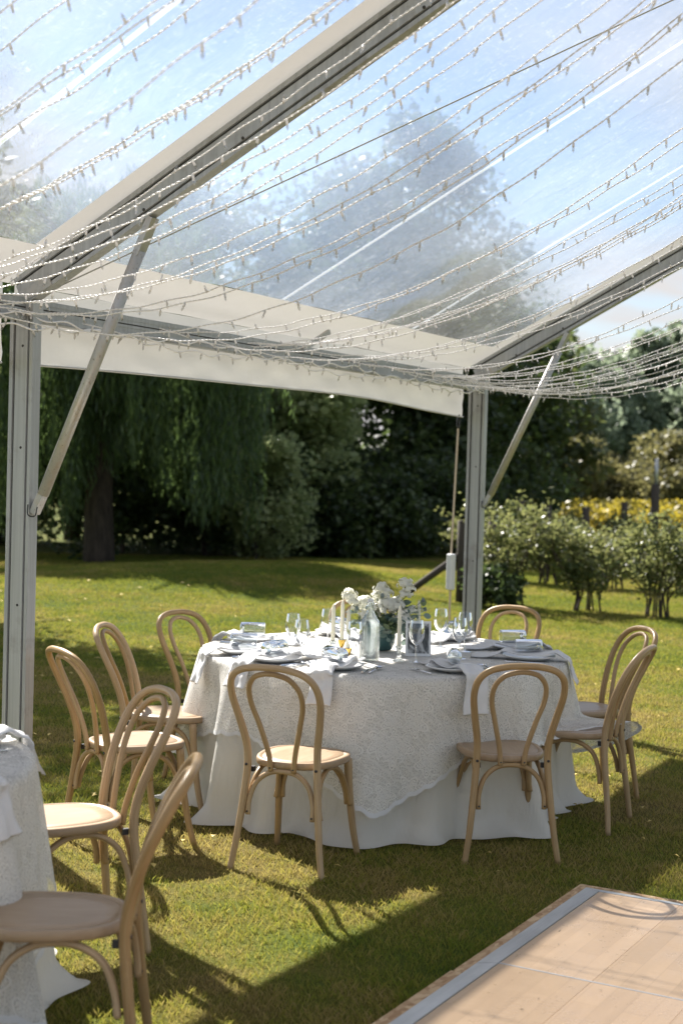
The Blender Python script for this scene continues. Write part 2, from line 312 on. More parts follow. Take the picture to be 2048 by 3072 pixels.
def spline(P, n=8):
    P = [np.array(p, float) for p in P]; Q = [2*P[0]-P[1]] + P + [2*P[-1]-P[-2]]; out = []
    for i in range(1, len(Q)-2):
        for t in np.linspace(0, 1, n, endpoint=False):
            a, b, c, d = Q[i-1:i+3]; out.append(.5*((2*b)+(c-a)*t+(2*a-5*b+4*c-d)*t*t+(3*b-a-3*c+d)*t**3))
    out.append(P[-1]); return out
def wav(x, y, s):   # cheap smooth noise
    return (np.sin(x*1.3*s+1.1)*np.cos(y*1.7*s+.3)+np.sin(x*2.9*s+y*1.1*s+2)*.5+np.cos(y*3.7*s-x*.7*s)*.35)/1.85
def autosmooth(me, deg=40):
    try: me.set_sharp_from_angle(angle=R_(deg))
    except Exception: pass
    return me

def bearing(deg, dist):
    """a spot on the site: degrees left (+) of the camera's heading and metres away"""
    a = YAW + R_(deg); return CAM[0]+dist*math.cos(a), CAM[1]+dist*math.sin(a)
# ================================================================== the setting
def gz(x, y):
    return .30*np.exp(-(((x-12.2)/5.0)**2+((y-7.2)/3.0)**2)) + .012*wav(np.asarray(x, float), np.asarray(y, float), .8)*np.clip((np.hypot(x-1, y+1)-3)/4, 0, 1)
ax = np.concatenate([np.linspace(-600, -40, 12), np.linspace(-30, 40, 141), np.linspace(48, 900, 16)])
X, Y = np.meshgrid(ax, ax); Z = gz(X, Y); nn = len(ax)
idx = np.arange(nn*nn).reshape(nn, nn); F = np.stack([idx[:-1, :-1], idx[:-1, 1:], idx[1:, 1:], idx[1:, :-1]], -1).reshape(-1, 4)
obj('lawn', mesh('lawn', np.stack([X, Y, Z], -1).reshape(-1, 3), F, 'lawn_soil'), kind='structure', label='lawn of patchy green and dry grass')

# ---- grass blades
def blades(N, d0, d1, spread, pw, hh, ww):
    u = rng.random(N); d = (d0**pw + u*(d1**pw-d0**pw))**(1/pw); a = YAW + np.radians((rng.random(N)-.5)*2*spread)
    x = CAM[0]+d*np.cos(a); y = CAM[1]+d*np.sin(a)
    keep = ~((x < .60) & (x > -7.3) & (y < -2.45)) ; x, y, d = x[keep], y[keep], d[keep]; N = len(x)
    clump = .65+.5*(wav(x, y, 2.3)+wav(y, x, 7.1))*.5+.35*rng.random(N)
    h = hh*np.clip(clump, .35, 1.7)*(.7+.6*rng.random(N)); w = ww*np.maximum(.8, d/6)*(.7+.6*rng.random(N))
    az = rng.random(N)*6.283; ln = h*(.15+.75*rng.random(N)); la = rng.random(N)*6.283
    z = gz(x, y)-.003
    c, s_ = np.cos(az)*w/2, np.sin(az)*w/2; mxx, myy = ln*np.cos(la), ln*np.sin(la)
    V = np.stack([np.stack([x-c, y-s_, z], -1), np.stack([x+c, y+s_, z], -1), np.stack([x+.35*mxx+c*.7, y+.35*myy+s_*.7, z+h*.6], -1), np.stack([x+mxx, y+myy, z+h], -1)], 1).reshape(-1, 3)
    b = np.arange(N)*4
    return V, np.concatenate([np.stack([b, b+1, b+2], -1), np.stack([b, b+2, b+3], -1)])
V, F = blades(700000, 3.6, 28, 17, 1.1, .027, .0032)
obj('grass', mesh('grass', V, F, 'grass_blade', smooth=False), kind='stuff', label='short blades of green and straw coloured grass', cat=None)

# ---- fallen leaves and clover heads on the lawn
mb = MB()
for k in range(170):
    d = random.uniform(6, 19); x, y = bearing(random.uniform(-14, 14), d); s_ = random.uniform(.012, .03)*(.7+d/20); z = float(gz(x, y))+.03; a = random.uniform(0, 6.28)
    c, s2 = math.cos(a)*s_, math.sin(a)*s_
    mb.add([(x-c, y-s2, z), (x+s2*.5, y-c*.5, z+.008), (x+c, y+s2, z+.004), (x-s2*.5, y+c*.5, z+.01)], [(0, 1, 2, 3)])
mb.build('fallen_leaves', 'leaf_yellow', kind='stuff', label='scattered small yellow fallen leaves on the lawn')

mb = MB()
for k in range(40):
    x, y = random.uniform(-1.6, .5), random.uniform(-3.6, -2.6); a = random.uniform(0, 6.28); q = random.uniform(.004, .011); c, s2 = math.cos(a)*q, math.sin(a)*q
    mb.add([(x-c, y-s2, .0595), (x+s2*.3, y-c*.3, .0605), (x+c, y+s2, .0615), (x-s2*.3, y+c*.3, .062)], [(0, 1, 2, 3)])
mb.build('grass_clippings', 'twig', kind='stuff', label='tiny dry grass clippings on the dance floor')
# ---- vegetation builders
def leaf_quads(P, L, Wd, down=False, flat=.0):
    N = len(P)
    if down: d = np.stack([rng.normal(0, .28, N), rng.normal(0, .28, N), -np.ones(N)], -1)
    else: d = rng.normal(0, 1, (N, 3)); d[:, 2] *= .7
    d /= np.linalg.norm(d, axis=1)[:, None]; e = np.cross(d, rng.normal(0, 1, (N, 3))); e /= np.linalg.norm(e, axis=1)[:, None]
    s_ = (.65+.7*rng.random(N))[:, None]; d = d*L*s_/2; e = e*Wd*s_/2
    V = np.stack([P-d, P+e, P+d, P-e], 1).reshape(-1, 3); return V, np.arange(4*N).reshape(-1, 4)
def crown_points(n, c, rx, rz, clumps, cs, top=1.0, shape='round'):
    K = rng.normal(0, 1, (clumps, 3)); K /= np.linalg.norm(K, axis=1)[:, None]; K *= (rng.random(clumps)**.42)[:, None]
    if shape == 'poplar': K[:, :2] *= np.clip(1-np.maximum(K[:, 2], 0)*.75, .1, 1)[:, None]
    if shape == 'spire': K[:, :2] *= np.clip(.55-.5*K[:, 2], .04, 1)[:, None]
    K *= np.array([rx, rx, rz]); w = rng.random(clumps)+.3; ci = rng.choice(clumps, n, p=w/w.sum())
    g = rng.normal(0, 1, (n, 3)); g /= np.linalg.norm(g, axis=1)[:, None]; g *= (rng.random(n)**.5)[:, None]*cs*(.5+rng.random(clumps))[ci][:, None]; g[:, 2] *= .75
    return K[ci]+g+np.array(c), K+np.array(c)
def limbs(mb, base, top, tips, r, n=5):
    mid = [(base[0]+(top[0]-base[0])*t+random.uniform(-.1, .1)*(t > 0), base[1]+(top[1]-base[1])*t+random.uniform(-.1, .1)*(t > 0), base[2]+(top[2]-base[2])*t) for t in np.linspace(0, 1, 6)]
    sp = spline(mid, 3); mb.tube(sp, list(np.linspace(r, r*.25, len(sp))), n+3)
    for p in tips:
        t = random.uniform(.3, .9); b = Vector(sp[int(t*(len(sp)-1))]); p = Vector(p); m_ = b.lerp(p, .5)+Vector((0, 0, (p-b).length*.12)); mb.tube([b, m_, p], [r*.35*(1-t*.5), r*.2, r*.06], n)
def tree(name, x, y, h, rx, n, ls, mat, label, cat='tree', group=None, base=.25, clumps=70, cs=.8, shape='round', trunk=.16, lw=.6):
    z0 = float(gz(x, y)); t = empty(name, (x, y, z0), 0, label, cat, group)
    zc = h*(base+(1-base)/2); rz = h*(1-base)/2
    P, K = crown_points(n, (0, 0, zc), rx, rz, clumps, cs, shape=shape); P = P[P[:, 2] > .03]
    V, F = leaf_quads(P, ls, ls*lw); obj('crown', mesh('crown', V, F, mat, smooth=False), t)
    mb = MB(); limbs(mb, (0, 0, -.2), (random.uniform(-.3, .3), random.uniform(-.3, .3), h*.8), [tuple(k) for k in K[:: max(1, len(K)//14)]], trunk); mb.build('trunk', 'bark', t)
    return t
def willow(x, y, h, rx, ns, label):
    z0 = float(gz(x, y)); t = empty('willow_tree', (x, y, z0), 0, label, 'tree', 'willows at the lawn edge'); P = []
    for k in range(ns//34):
        a0 = random.uniform(0, 6.283); q0 = random.random()**.5; tp0 = h*(1-.36*q0**2.2)*random.uniform(.84, 1.0); bt0 = random.choice((.25, .35, .5, .9, 1.4, 2.0, 2.7))+.8*(1-q0); wd = random.uniform(.10, .26)
        for m0 in range(34):
            rr = rx*q0*(.85+.2*math.sin(3*a0+1)); gx, gy = random.gauss(0, wd), random.gauss(0, wd); px, py = rr*math.cos(a0)+gx, rr*math.sin(a0)+gy
            top = tp0-1.4*math.hypot(gx, gy)+random.uniform(-.1, .1); bot = max(.12, bt0+1.6*math.hypot(gx, gy)+abs(random.gauss(0, .35))); m_ = int((top-bot)*11)
            if m_ < 4: continue
            tt = np.linspace(0, 1, m_); z = top+(bot-top)*tt; sway = .10*np.sin(tt*3+a0*5)
            P.append(np.stack([px*(1+.10*tt)+sway+rng.normal(0, .03, m_), py*(1+.10*tt)+sway*.5+rng.normal(0, .03, m_), z], -1))
    P = np.concatenate(P); V, F = leaf_quads(P, .17, .03, down=True); obj('crown', mesh('crown', V, F, 'willow_leaf', smooth=False), t)
    mb = MB(); tips = [(rx*.6*math.cos(k*.7), rx*.6*math.sin(k*.7), h*random.uniform(.75, .95)) for k in range(10)]; limbs(mb, (0, 0, -.2), (.2, .1, h*.85), tips, .28); mb.build('trunk', 'bark', t)
    return t
x, y = bearing(9.4, 25); willow(x, y, 7.0, 3.3, 3600, 'dark weeping willow with trailing branches behind the left tent post')
tree('garden_tree', 5.6, 8.26, 8.2, 2.3, 26000, .16, 'mid_leaf', 'broad tree just outside the left edge that shades the lawn', group=None, base=.16, clumps=75, cs=.75)
BG = 'trees behind the lawn'
x, y = bearing(13.3, 31); tree('lime_tree', x, y, 5.2, 2.0, 16000, .17, 'sunlit_leaf', 'sunlit light green tree glimpsed just right of the left tent post', group=BG, base=.02, clumps=60, cs=.7)
x, y = bearing(2.7, 29); tree('leafy_tree', x, y, 4.6, 1.8, 20000, .16, 'sunlit_leaf', 'sunlit broad leaved tree beside the willow with pale glinting leaves', group=BG, base=.03, clumps=80, cs=.65)
for b, d, h, r, lb in ((6.0, 32, 7.6, 2.8, 'dark broad tree standing behind the willow'), (0.5, 33, 8.4, 2.6, 'tall dark tree left of centre behind the lawn'), (-2.9, 34, 9.9, 2.3, 'tallest dark tree behind the lawn, seen through the clear roof'), (-5.2, 38, 7.2, 2.2, 'dark tree directly behind the right tent post'), (10.5, 33, 7.8, 3.2, 'dark tree behind the left tent post and the willow')):
    x, y = bearing(b, d); tree('dark_tree', x, y, h, r, 30000, .19, 'dark_leaf', lb, group=BG, base=.02, clumps=95, cs=.95, trunk=.2)
x, y = bearing(3.4, 26.5); tree('bramble_bush', x, y, 2.4, 1.1, 9000, .11, 'sunlit_leaf', 'pale leaved bramble bush right of the willow branches', 'bush', base=0, clumps=45, cs=.4, trunk=.04)
for b, d, h, r, lb in ((-1.0, 29, 1.9, 1.5, 'low dark shrub at the foot of the central trees'), (-3.6, 31, 2.2, 1.7, 'low dark shrub between the central trees and the tent post'), (1.4, 28.6, 1.6, 1.0, 'low shrub under the sunlit broad leaved tree'), (5.2, 28, 3.0, 1.7, 'shadowed shrub under the willow branches'), (8.5, 28, 3.2, 2.2, 'shadowed shrub behind the willow trunk'), (11.8, 27, 3.0, 2.0, 'shadowed shrub behind the left tent post'), (7.2, 30.5, 2.8, 1.9, 'shadowed shrub in the gap under the willow'), (-5.6, 33, 2.0, 1.6, 'low dark shrub behind the right tent post'), (0.2, 30, 2.2, 1.5, 'low dark shrub left of the centre trees'), (-2.3, 30.5, 2.0, 1.5, 'low dark shrub under the tallest tree'), (3.6, 28, 2.2, 1.3, 'low shrub right beside the willow branches')):
    x, y = bearing(b, d); tree('undergrowth_shrub', x, y, h, r, 9000, .13, 'dark_leaf', lb, 'shrub', 'shrubs under the trees', base=.0, clumps=40, cs=.5, trunk=.05)
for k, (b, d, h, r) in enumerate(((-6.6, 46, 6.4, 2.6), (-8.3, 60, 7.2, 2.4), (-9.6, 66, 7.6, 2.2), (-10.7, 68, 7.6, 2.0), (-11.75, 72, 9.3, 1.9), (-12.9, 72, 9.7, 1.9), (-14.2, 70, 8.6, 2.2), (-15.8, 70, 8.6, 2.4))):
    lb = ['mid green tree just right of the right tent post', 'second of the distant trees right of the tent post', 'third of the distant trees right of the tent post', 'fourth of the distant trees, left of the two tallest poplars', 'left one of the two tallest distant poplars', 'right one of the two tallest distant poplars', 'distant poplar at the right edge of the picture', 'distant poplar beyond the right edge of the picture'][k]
    x, y = bearing(b, d); tree('poplar_tree', x, y, h, r, 15000, .32, 'far_haze_leaf' if k else 'mid_leaf', lb, group='distant tree row', base=.02, clumps=80, cs=.8, shape='poplar' if k else 'round', trunk=.16)
for b, d, h, r, lb in ((-9.1, 55, 3.3, 2.4, 'rounded olive brown bush in front of the distant trees'), (-10.9, 57, 2.7, 1.8, 'smaller olive bush right of the rounded one'), (-13.2, 54, 3.4, 2.1, 'olive bush at the right edge before the poplars'), (-7.2, 56, 2.4, 1.7, 'olive bush close to the right tent post')):
    x, y = bearing(b, d); tree('olive_bush', x, y, h, r, 11000, .2, 'olive_leaf', lb, 'bush', 'olive bushes beyond the field', base=.0, clumps=55, cs=.6, trunk=.06)
# goldenrod strip in front of the bushes
P = []
for k in range(2600):
    x, y = bearing(random.uniform(-19, -4.2), random.uniform(38, 50)); hgt = random.uniform(.75, 1.12); m_ = 13
    P.append(np.stack([x+rng.normal(0, .16, m_), y+rng.normal(0, .16, m_), hgt*rng.random(m_)**.45], -1))
V, F = leaf_quads(np.concatenate(P), .16, .09); obj('goldenrod', mesh('goldenrod', V, F, 'gold_weed', smooth=False), kind='stuff', label='strip of yellow flowering weeds across the far field')

# ---- berry shrubs in rows
def berry(b, d, h, r, label, n=5200):
    x, y = bearing(b, d); t = empty('berry_shrub', (x, y, float(gz(x, y))), 0, label, 'shrub', 'berry shrubs in rows'); mb = MB(); P = []
    for k in range(11):
        a = random.uniform(0, 6.28); q = r*random.uniform(.35, 1); hh = h*random.uniform(.72, 1.05)
        pts = spline([(.17*math.cos(a), .17*math.sin(a), -.02), (q*.3*math.cos(a), q*.3*math.sin(a), hh*.35), (q*.75*math.cos(a+.3), q*.75*math.sin(a+.3), hh*.72), (q*math.cos(a+.2), q*math.sin(a+.2), hh)], 5)
        mb.tube(pts, list(np.linspace(.015, .004, len(pts))), 5)
        for j in range(7):
            i0 = random.randint(5, len(pts)-1); p0 = Vector(pts[i0]); tip = p0+Vector((random.uniform(-.3, .3), random.uniform(-.3, .3), random.uniform(.02, .32))); mb.tube([p0, tip], [.006, .002], 4, cap=False)
            m_ = n//77; tt = rng.random(m_)[:, None]; P.append(np.array(p0)*(1-tt)+np.array(tip)*tt+rng.normal(0, .055, (m_, 3)))
    mb.build('stems', 'twig', t); P = np.concatenate(P); V, F = leaf_quads(P[P[:, 2] > .1], .07, .036); obj('foliage', mesh('foliage', V, F, 'berry_leaf', smooth=False), t)
row1 = [(-6.7, 18.8, 1.16, .72, 'berry shrub in the front row nearest the right tent post'), (-9.7, 18.5, .98, .66, 'second berry shrub of the front row, in the middle'), (-12.4, 18.4, 1.02, .70, 'third berry shrub of the front row near the right edge'), (-15.2, 18.3, 1.02, .7, 'berry shrub of the front row just outside the right edge')]
row2 = [(-5.9, 23.0, 0.9, .7, 'berry shrub of the second row hidden by the tent post'), (-8.2, 22.8, 0.92, .75, 'second row berry shrub seen between the first and second front shrubs'), (-10.6, 22.7, 0.92, .75, 'second row berry shrub behind the gap right of the middle shrub'), (-12.9, 22.6, 0.9, .75, 'second row berry shrub at the right edge'), (-14.8, 22.6, 0.9, .75, 'second row berry shrub beyond the right edge')]
row3 = [(-7.3, 27.3, 0.9, .8, 'third row berry shrub near the tent post'), (-9.4, 27.2, 0.92, .8, 'third row berry shrub left of centre'), (-11.4, 27.1, 0.95, .8, 'third row berry shrub right of centre'), (-13.4, 27.0, 0.9, .8, 'third row berry shrub at the right edge')]
for a in row1: berry(*a, n=2600)
for a in row2: berry(*a, n=2700)
for a in row3: berry(*a, n=2200)
x, y = bearing(-6.1, 18.3); tree('low_shrub', x, y, .55, .38, 3500, .07, 'dark_leaf', 'small dense dark green shrub at the foot of the nearest berry shrub', 'shrub', base=0, clumps=25, cs=.16, trunk=.015)
# ---- trellis posts
def post(b, d, h, r, label, mat='old_wood', brace=False, cap=None):
    x, y = bearing(b, d); t = empty('trellis_post', (x, y, float(gz(x, y))), 0, label, 'post', 'wooden trellis posts'); mb = MB(); mb.tube([(0, 0, -.2), (.01, .005, h*.5), (0, .01, h)], [r*1.05, r, r*.95], 9); mb.build('timber', mat, t)
    if cap: mb = MB(); mb.tube([(0, 0, h-.02), (0, 0, h+cap)], r*.45, 8); mb.build('pipe', 'pipe', t)
    if brace:
        e = bearing(b+2.6, d+.2); mb = MB(); mb.tube([(0, 0, .62), (e[0]-x, e[1]-y, -.05)], [.045, .045], 8); mb.build('diagonal_brace', mat, t)
post(-4.75, 18.7, 1.05, .055, 'dark end post with a diagonal brace, left of the right tent post', brace=True)
post(-5.95, 19.4, 1.15, .055, 'dark post directly right of the tent post')
post(-7.0, 26, 1.24, .085, 'dark stub post above the nearest berry shrub'); post(-8.05, 26.4, 1.17, .085, 'dark stub post right of the nearest one'); post(-9.55, 26.2, 1.17, .07, 'dark stub post above the middle berry shrub')
post(-12.15, 26.3, 1.62, .08, 'tall post topped with a grey pipe near the right edge', cap=.45); post(-11.0, 29.5, 1.25, .07, 'dark stub post left of the tall piped post')
# ================================================================== dance floor
fl = empty('dance_floor', (0, 0, 0), 0, 'pale wood dance floor with metal edging on chipboard base', 'dance floor')
FX, FY = .626, -2.434
mb = MB(); 
for k, (x0, x1) in enumerate(((-.60, FX), (-1.83, -.604), (-3.05, -1.834), (-4.3, -3.054), (-5.52, -4.304), (-7.3, -5.524))): 
    m_ = MB(); m_.box(x0, x1, -8.5, FY + .006*(k % 2), .004, .042); m_.build('base_board', 'osb', fl, smooth=False)
def ramp_piece(pts, z0=.0425, z1=.058):   # quad outline outer pair then inner pair, sloping up inwards
    (a, b, c, d) = pts; m_ = MB(); m_.add([(*a, z0), (*b, z0), (*c, z1), (*d, z1), (*a, z0-.001), (*b, z0-.001), (*c, z0-.001), (*d, z0-.001)], [(0, 1, 2, 3), (4, 7, 6, 5), (0, 4, 5, 1), (2, 6, 7, 3), (1, 5, 6, 2), (0, 3, 7, 4)]); m_.build('edging_strip', 'edging', fl, smooth=False)
E0, E1 = .036, .114
PX = [FX-E1, -.49]+[-.49-.97*k for k in range(1, 8)]
for i in range(8):
    xa, xb = PX[i]-.0015, PX[i+1]+.0015; oa = FX-E0 if i == 0 else xa
    ramp_piece([(xb, FY-E0), (oa, FY-E0), (xa, FY-E1), (xb, FY-E1)])
PY = [FY-E1-.97*k for k in range(7)]
for i in range(6):
    ya, yb = PY[i]-.0015, PY[i+1]+.0015; oa = FY-E0-.002 if i == 0 else ya
    ramp_piece([(FX-E0, oa), (FX-E0, yb), (FX-E1, yb), (FX-E1, ya)])
for i in range(8):
    for j in range(6):
        x0, x1, y0, y1 = PX[i+1]+.004, PX[i]-.004, PY[j+1]+.004, PY[j]-.004; 
        p = MB(); p.box(x0, x1, y0, y1, .043, .0555); po = p.build('floor_panel', 'parquet_1', fl, smooth=False)
        for s_ in range(3):
            w = (y1-y0)/3; q = MB(); q.box(x0+.001, x1-.001, y0+s_*w+.0008, y0+(s_+1)*w-.0008, .0556, .0575); q.build('wood_strip', 'parquet_%d' % ((i*2+j+s_) % 3), po, smooth=False)
for i in range(1, 8): m_ = MB(); m_.box(PX[i]-.0035, PX[i]+.0035, PY[6], PY[0]-.002, .043, .0583); m_.build('joint_bar', 'edging', fl, smooth=False)
for j in range(1, 6): m_ = MB(); m_.box(PX[8], PX[0], PY[j]-.0035, PY[j]+.0035, .043, .0580); m_.build('joint_bar', 'edging', fl, smooth=False)

# ================================================================== tent
SL = .526; LB = 4.956; ZR = 2.54; YRG = -6.0
rz = lambda y: ZR-SL*y
tent = empty('clear_top_tent', (0, 0, 0), 0, 'frame tent with clear vinyl roof, metal frame and white valance', 'tent')
def profile_bar(name, a, b, side, dep, parent, mat='aluminium'):
    """box extrusion with two keder grooves: a,b ends of axis; side = unit vector across, dep = unit vector in depth"""
    a, b, sd, dp = Vector(a), Vector(b), Vector(side), Vector(dep); W_, D_ = .028, .066
    out = [(-W_, -D_), (W_, -D_), (W_, -D_+.018), (W_-.009, -D_+.020), (W_-.009, -D_+.028), (W_, -D_+.030), (W_, D_-.034), (W_-.009, D_-.032), (W_-.009, D_-.022), (W_, D_-.020), (W_, D_), (-W_, D_), (-W_, D_-.020), (-W_+.009, D_-.022), (-W_+.009, D_-.032), (-W_, D_-.034), (-W_, -D_+.030), (-W_+.009, -D_+.028), (-W_+.009, -D_+.020), (-W_, -D_+.018)]
    k = len(out); V = [p+sd*u+dp*v for p in (a, b) for u, v in out]; F = [(i, (i+1) % k, k+(i+1) % k, k+i) for i in range(k)]+[tuple(reversed(range(k))), tuple(range(k, 2*k))]
    m_ = MB(); m_.add(V, F); o = m_.build(name, mat, parent, smooth=False)
    for u in (W_-.0085, -W_+.0085):
        for v0, v1 in ((-D_+.021, -D_+.027), (D_-.031, D_-.023)):
            g = MB(); e = .0012*(1 if u > 0 else -1); q = [p+sd*(u+e)+dp*v for p in (a, b) for v in (v0, v1)]; g.add(q, [(0, 1, 3, 2)]); g.build('groove', 'groove', o, smooth=False)
    return o
rd = Vector((0, -1, SL)).normalized(); rn = Vector((0, SL, 1)).normalized()
for px_ in (0.0, LB):
    po = profile_bar('post', (px_, 0, -.03), (px_, 0, 2.36), (1, 0, 0), (0, 1, 0), tent)
    for zb in (.35, 1.05, 1.75, 2.2):
        m_ = MB(); m_.tube([(px_-.0275, -.01, zb), (px_-.0295, -.01, zb)], .006, 8); m_.build('bolt_hole', 'groove', po)
    m_ = MB(); m_.box(px_-.11, px_+.11, -.13, .13, .001, .012); m_.build('base_plate', 'galvanised', po, smooth=False)
    a = Vector((px_, .06, rz(.06)))-rn*.082; b = Vector((px_, YRG, rz(YRG)))-rn*.082; ra = profile_bar('rafter', a, b, (1, 0, 0), rn, tent)
    for t_ in (.35, .75, 1.3, 2.2, 3.1):
        c = a+rd*t_-rn*.03; m_ = MB(); m_.tube([c-Vector((.0275, 0, 0)), c-Vector((.0296, 0, 0))], .007, 8); m_.build('bolt_hole', 'groove', ra)
    # corner bracket
    m_ = MB(); m_.box(px_-.034, px_+.034, -.07, .075, 2.33, 2.39); m_.bar((px_, .04, 2.40), (px_, -.16, 2.40+.085), .064, .05); m_.build('corner_bracket', 'galvanised', tent, smooth=False)
    # knee brace
    p0 = Vector((px_-.002, -.10, 1.50)); p1 = Vector((px_-.002, -.66, 2.675)); d = (p1-p0).normalized()
    br = MB().tube([p0+d*.05, p1-d*.09], .026, 18).build('knee_brace', 'galvanised', tent)
    m_ = MB(); m_.bar(p0-d*.01+Vector((0, .02, -.03)), p0+d*.07, .03, .042, upv=(1, 0, 0)); m_.build('end_fitting', 'galvanised', br, smooth=False)
    m_ = MB(); m_.bar(p1-d*.11, p1+d*.06, .03, .05, upv=(1, 0, 0)); m_.build('end_fitting', 'galvanised', br, smooth=False)
    m_ = MB(); m_.tube(spline([(px_-.04, -.07, 1.50), (px_-.045, -.075, 1.455), (px_-.04, -.11, 1.45), (px_-.036, -.12, 1.49)], 5), .003, 6); m_.build('safety_pin', 'dark_steel', br)
def beam(x0, x1):
    o = MB().box(x0, x1, -.026, .030, 2.312, 2.41).build('eave_beam', 'aluminium', tent, smooth=False)
    for z0, z1, y in ((2.316, 2.330, -.029), (2.352, 2.362, -.0285), (2.388, 2.405, -.029)):
        MB().box(x0+.003, x1-.003, y, -.0258, z0, z1).build('rail_lip', 'aluminium', o, smooth=False)
    MB().box(x0+.003, x1-.003, -.0266, -.0262, 2.366, 2.372).build('groove', 'groove', o, smooth=False)
beam(.031, LB-.031); beam(-2.6, -.031)
def sheet(name, x0, x1, y0, y1, nx, ny, mat, amp=.006, off=0.0, seed=0):
    xs = np.linspace(x0, x1, nx); ys = np.linspace(y0, y1, ny); X, Y = np.meshgrid(xs, ys); Z = ZR-SL*Y+off
    e = np.clip(np.minimum(X-x0, x1-X)/.25, 0, 1); Z = Z+amp*e*(wav(X+seed, Y*1.3, 3.1)+.5*wav(Y+seed, X, 8))
    idx = np.arange(nx*ny).reshape(ny, nx); F = np.stack([idx[:-1, :-1], idx[1:, :-1], idx[1:, 1:], idx[:-1, 1:]], -1).reshape(-1, 4)
    return obj(name, mesh(name, np.stack([X, Y, Z], -1).reshape(-1, 3), F, mat), tent)
xs = [-2.6, -.86, -.165]
for a, b in ((-2.6, -.868), (-.852, -.125), (.125, 1.902), (1.918, 3.512), (3.528, LB-.125)): sheet('clear_panel', a, b, YRG, -.158, 60, 110, 'clear_vinyl', seed=a)
for a in (-.86, 1.91, 3.52): sheet('seam_strip', a-.016, a+.016, YRG, -.158, 3, 60, 'seam_vinyl', 0, .002)
for a, b in ((-.127, .127), (LB-.127, LB+.03)): sheet('rafter_strip', a, b, YRG, -.156, 5, 60, 'white_vinyl', 0, .003)
for a, b in ((-2.6, -.002), (.002, LB+.03)): sheet('eave_strip', a, b, -.158, .105, 70, 6, 'white_vinyl', .003)
def valance(x0, x1):
    nx, nz_ = 90, 9; xs = np.linspace(x0, x1, nx); t = np.linspace(0, 1, nz_); X, T = np.meshgrid(xs, t); bot = 2.122+.006*np.sin(X*2.1+1)+.048*np.sin(np.pi*(X-x0)/(x1-x0))
    Z = 2.484+(bot-2.484)*T; Y = .106+.012*T*np.sin(X*3.3)+.010*T*wav(X, T*2, 5)+.004*np.sin(T*9)*np.sin(X*17)
    idx = np.arange(nx*nz_).reshape(nz_, nx); F = np.stack([idx[:-1, :-1], idx[1:, :-1], idx[1:, 1:], idx[:-1, 1:]], -1).reshape(-1, 4)
    o = obj('valance', mesh('valance', np.stack([X, Y, Z], -1).reshape(-1, 3), F, 'white_vinyl'), tent)
    MB().tube([(float(x), float(.104+.012*math.sin(x*3.3)), float(2.122+.006*math.sin(x*2.1+1)+.048*math.sin(math.pi*(x-x0)/(x1-x0)))) for x in xs], .0055, 6).build('hem', 'white_vinyl', o)
valance(.04, LB-.05); valance(-2.6, -.04)
MB().tube([(.18, .02, 2.47), (1.324, -2.393, 3.76), (2.98, -5.9, 5.60)], .0034, 6).build('brace_cable', 'rope', tent)
m_ = MB(); m_.bar((2.35, -.03, 2.39), (2.62, -.05, 2.52), .02, .03); m_.build('beam_clip', 'galvanised', tent, smooth=False)
m_ = MB(); m_.tube([(LB+.05, -.62, 2.74), (9.4, .9, 3.6)], .006, 6); m_.build('guy_rope', 'rope', tent)
# wall strap at the right post
st = empty('tie_down_strap', (LB-.10, .11, 0), 0, 'tan tie-down strap hanging from valance corner beside right tent post', 'strap')
MB().bar((0, 0, 2.03), (-.015, .02, 1.10), .022, .004, upv=(.88, -.48, 0)).build('webbing', 'strap', st, smooth=False)
MB().bar((-.01, .02, .84), (.0, .03, .01), .022, .004, upv=(.88, -.48, 0)).build('webbing', 'strap', st, smooth=False)
m_ = MB(); m_.bar((-.013, .02, .83), (-.015, .018, 1.10), .062, .05, upv=(.88, -.48, 0)); o = m_.build('buckle_cover', 'strap_cover', st, smooth=False); bv = o.modifiers.new('b', 'BEVEL'); bv.width = .012; bv.segments = 3
m_ = MB(); m_.tube(spline([(-.02, 0, 2.03), (-.022, 0, 2.09), (0, -.005, 2.13), (.022, 0, 2.09), (.02, 0, 2.03)], 5), .005, 6); m_.build('buckle_hook', 'dark_steel', st)

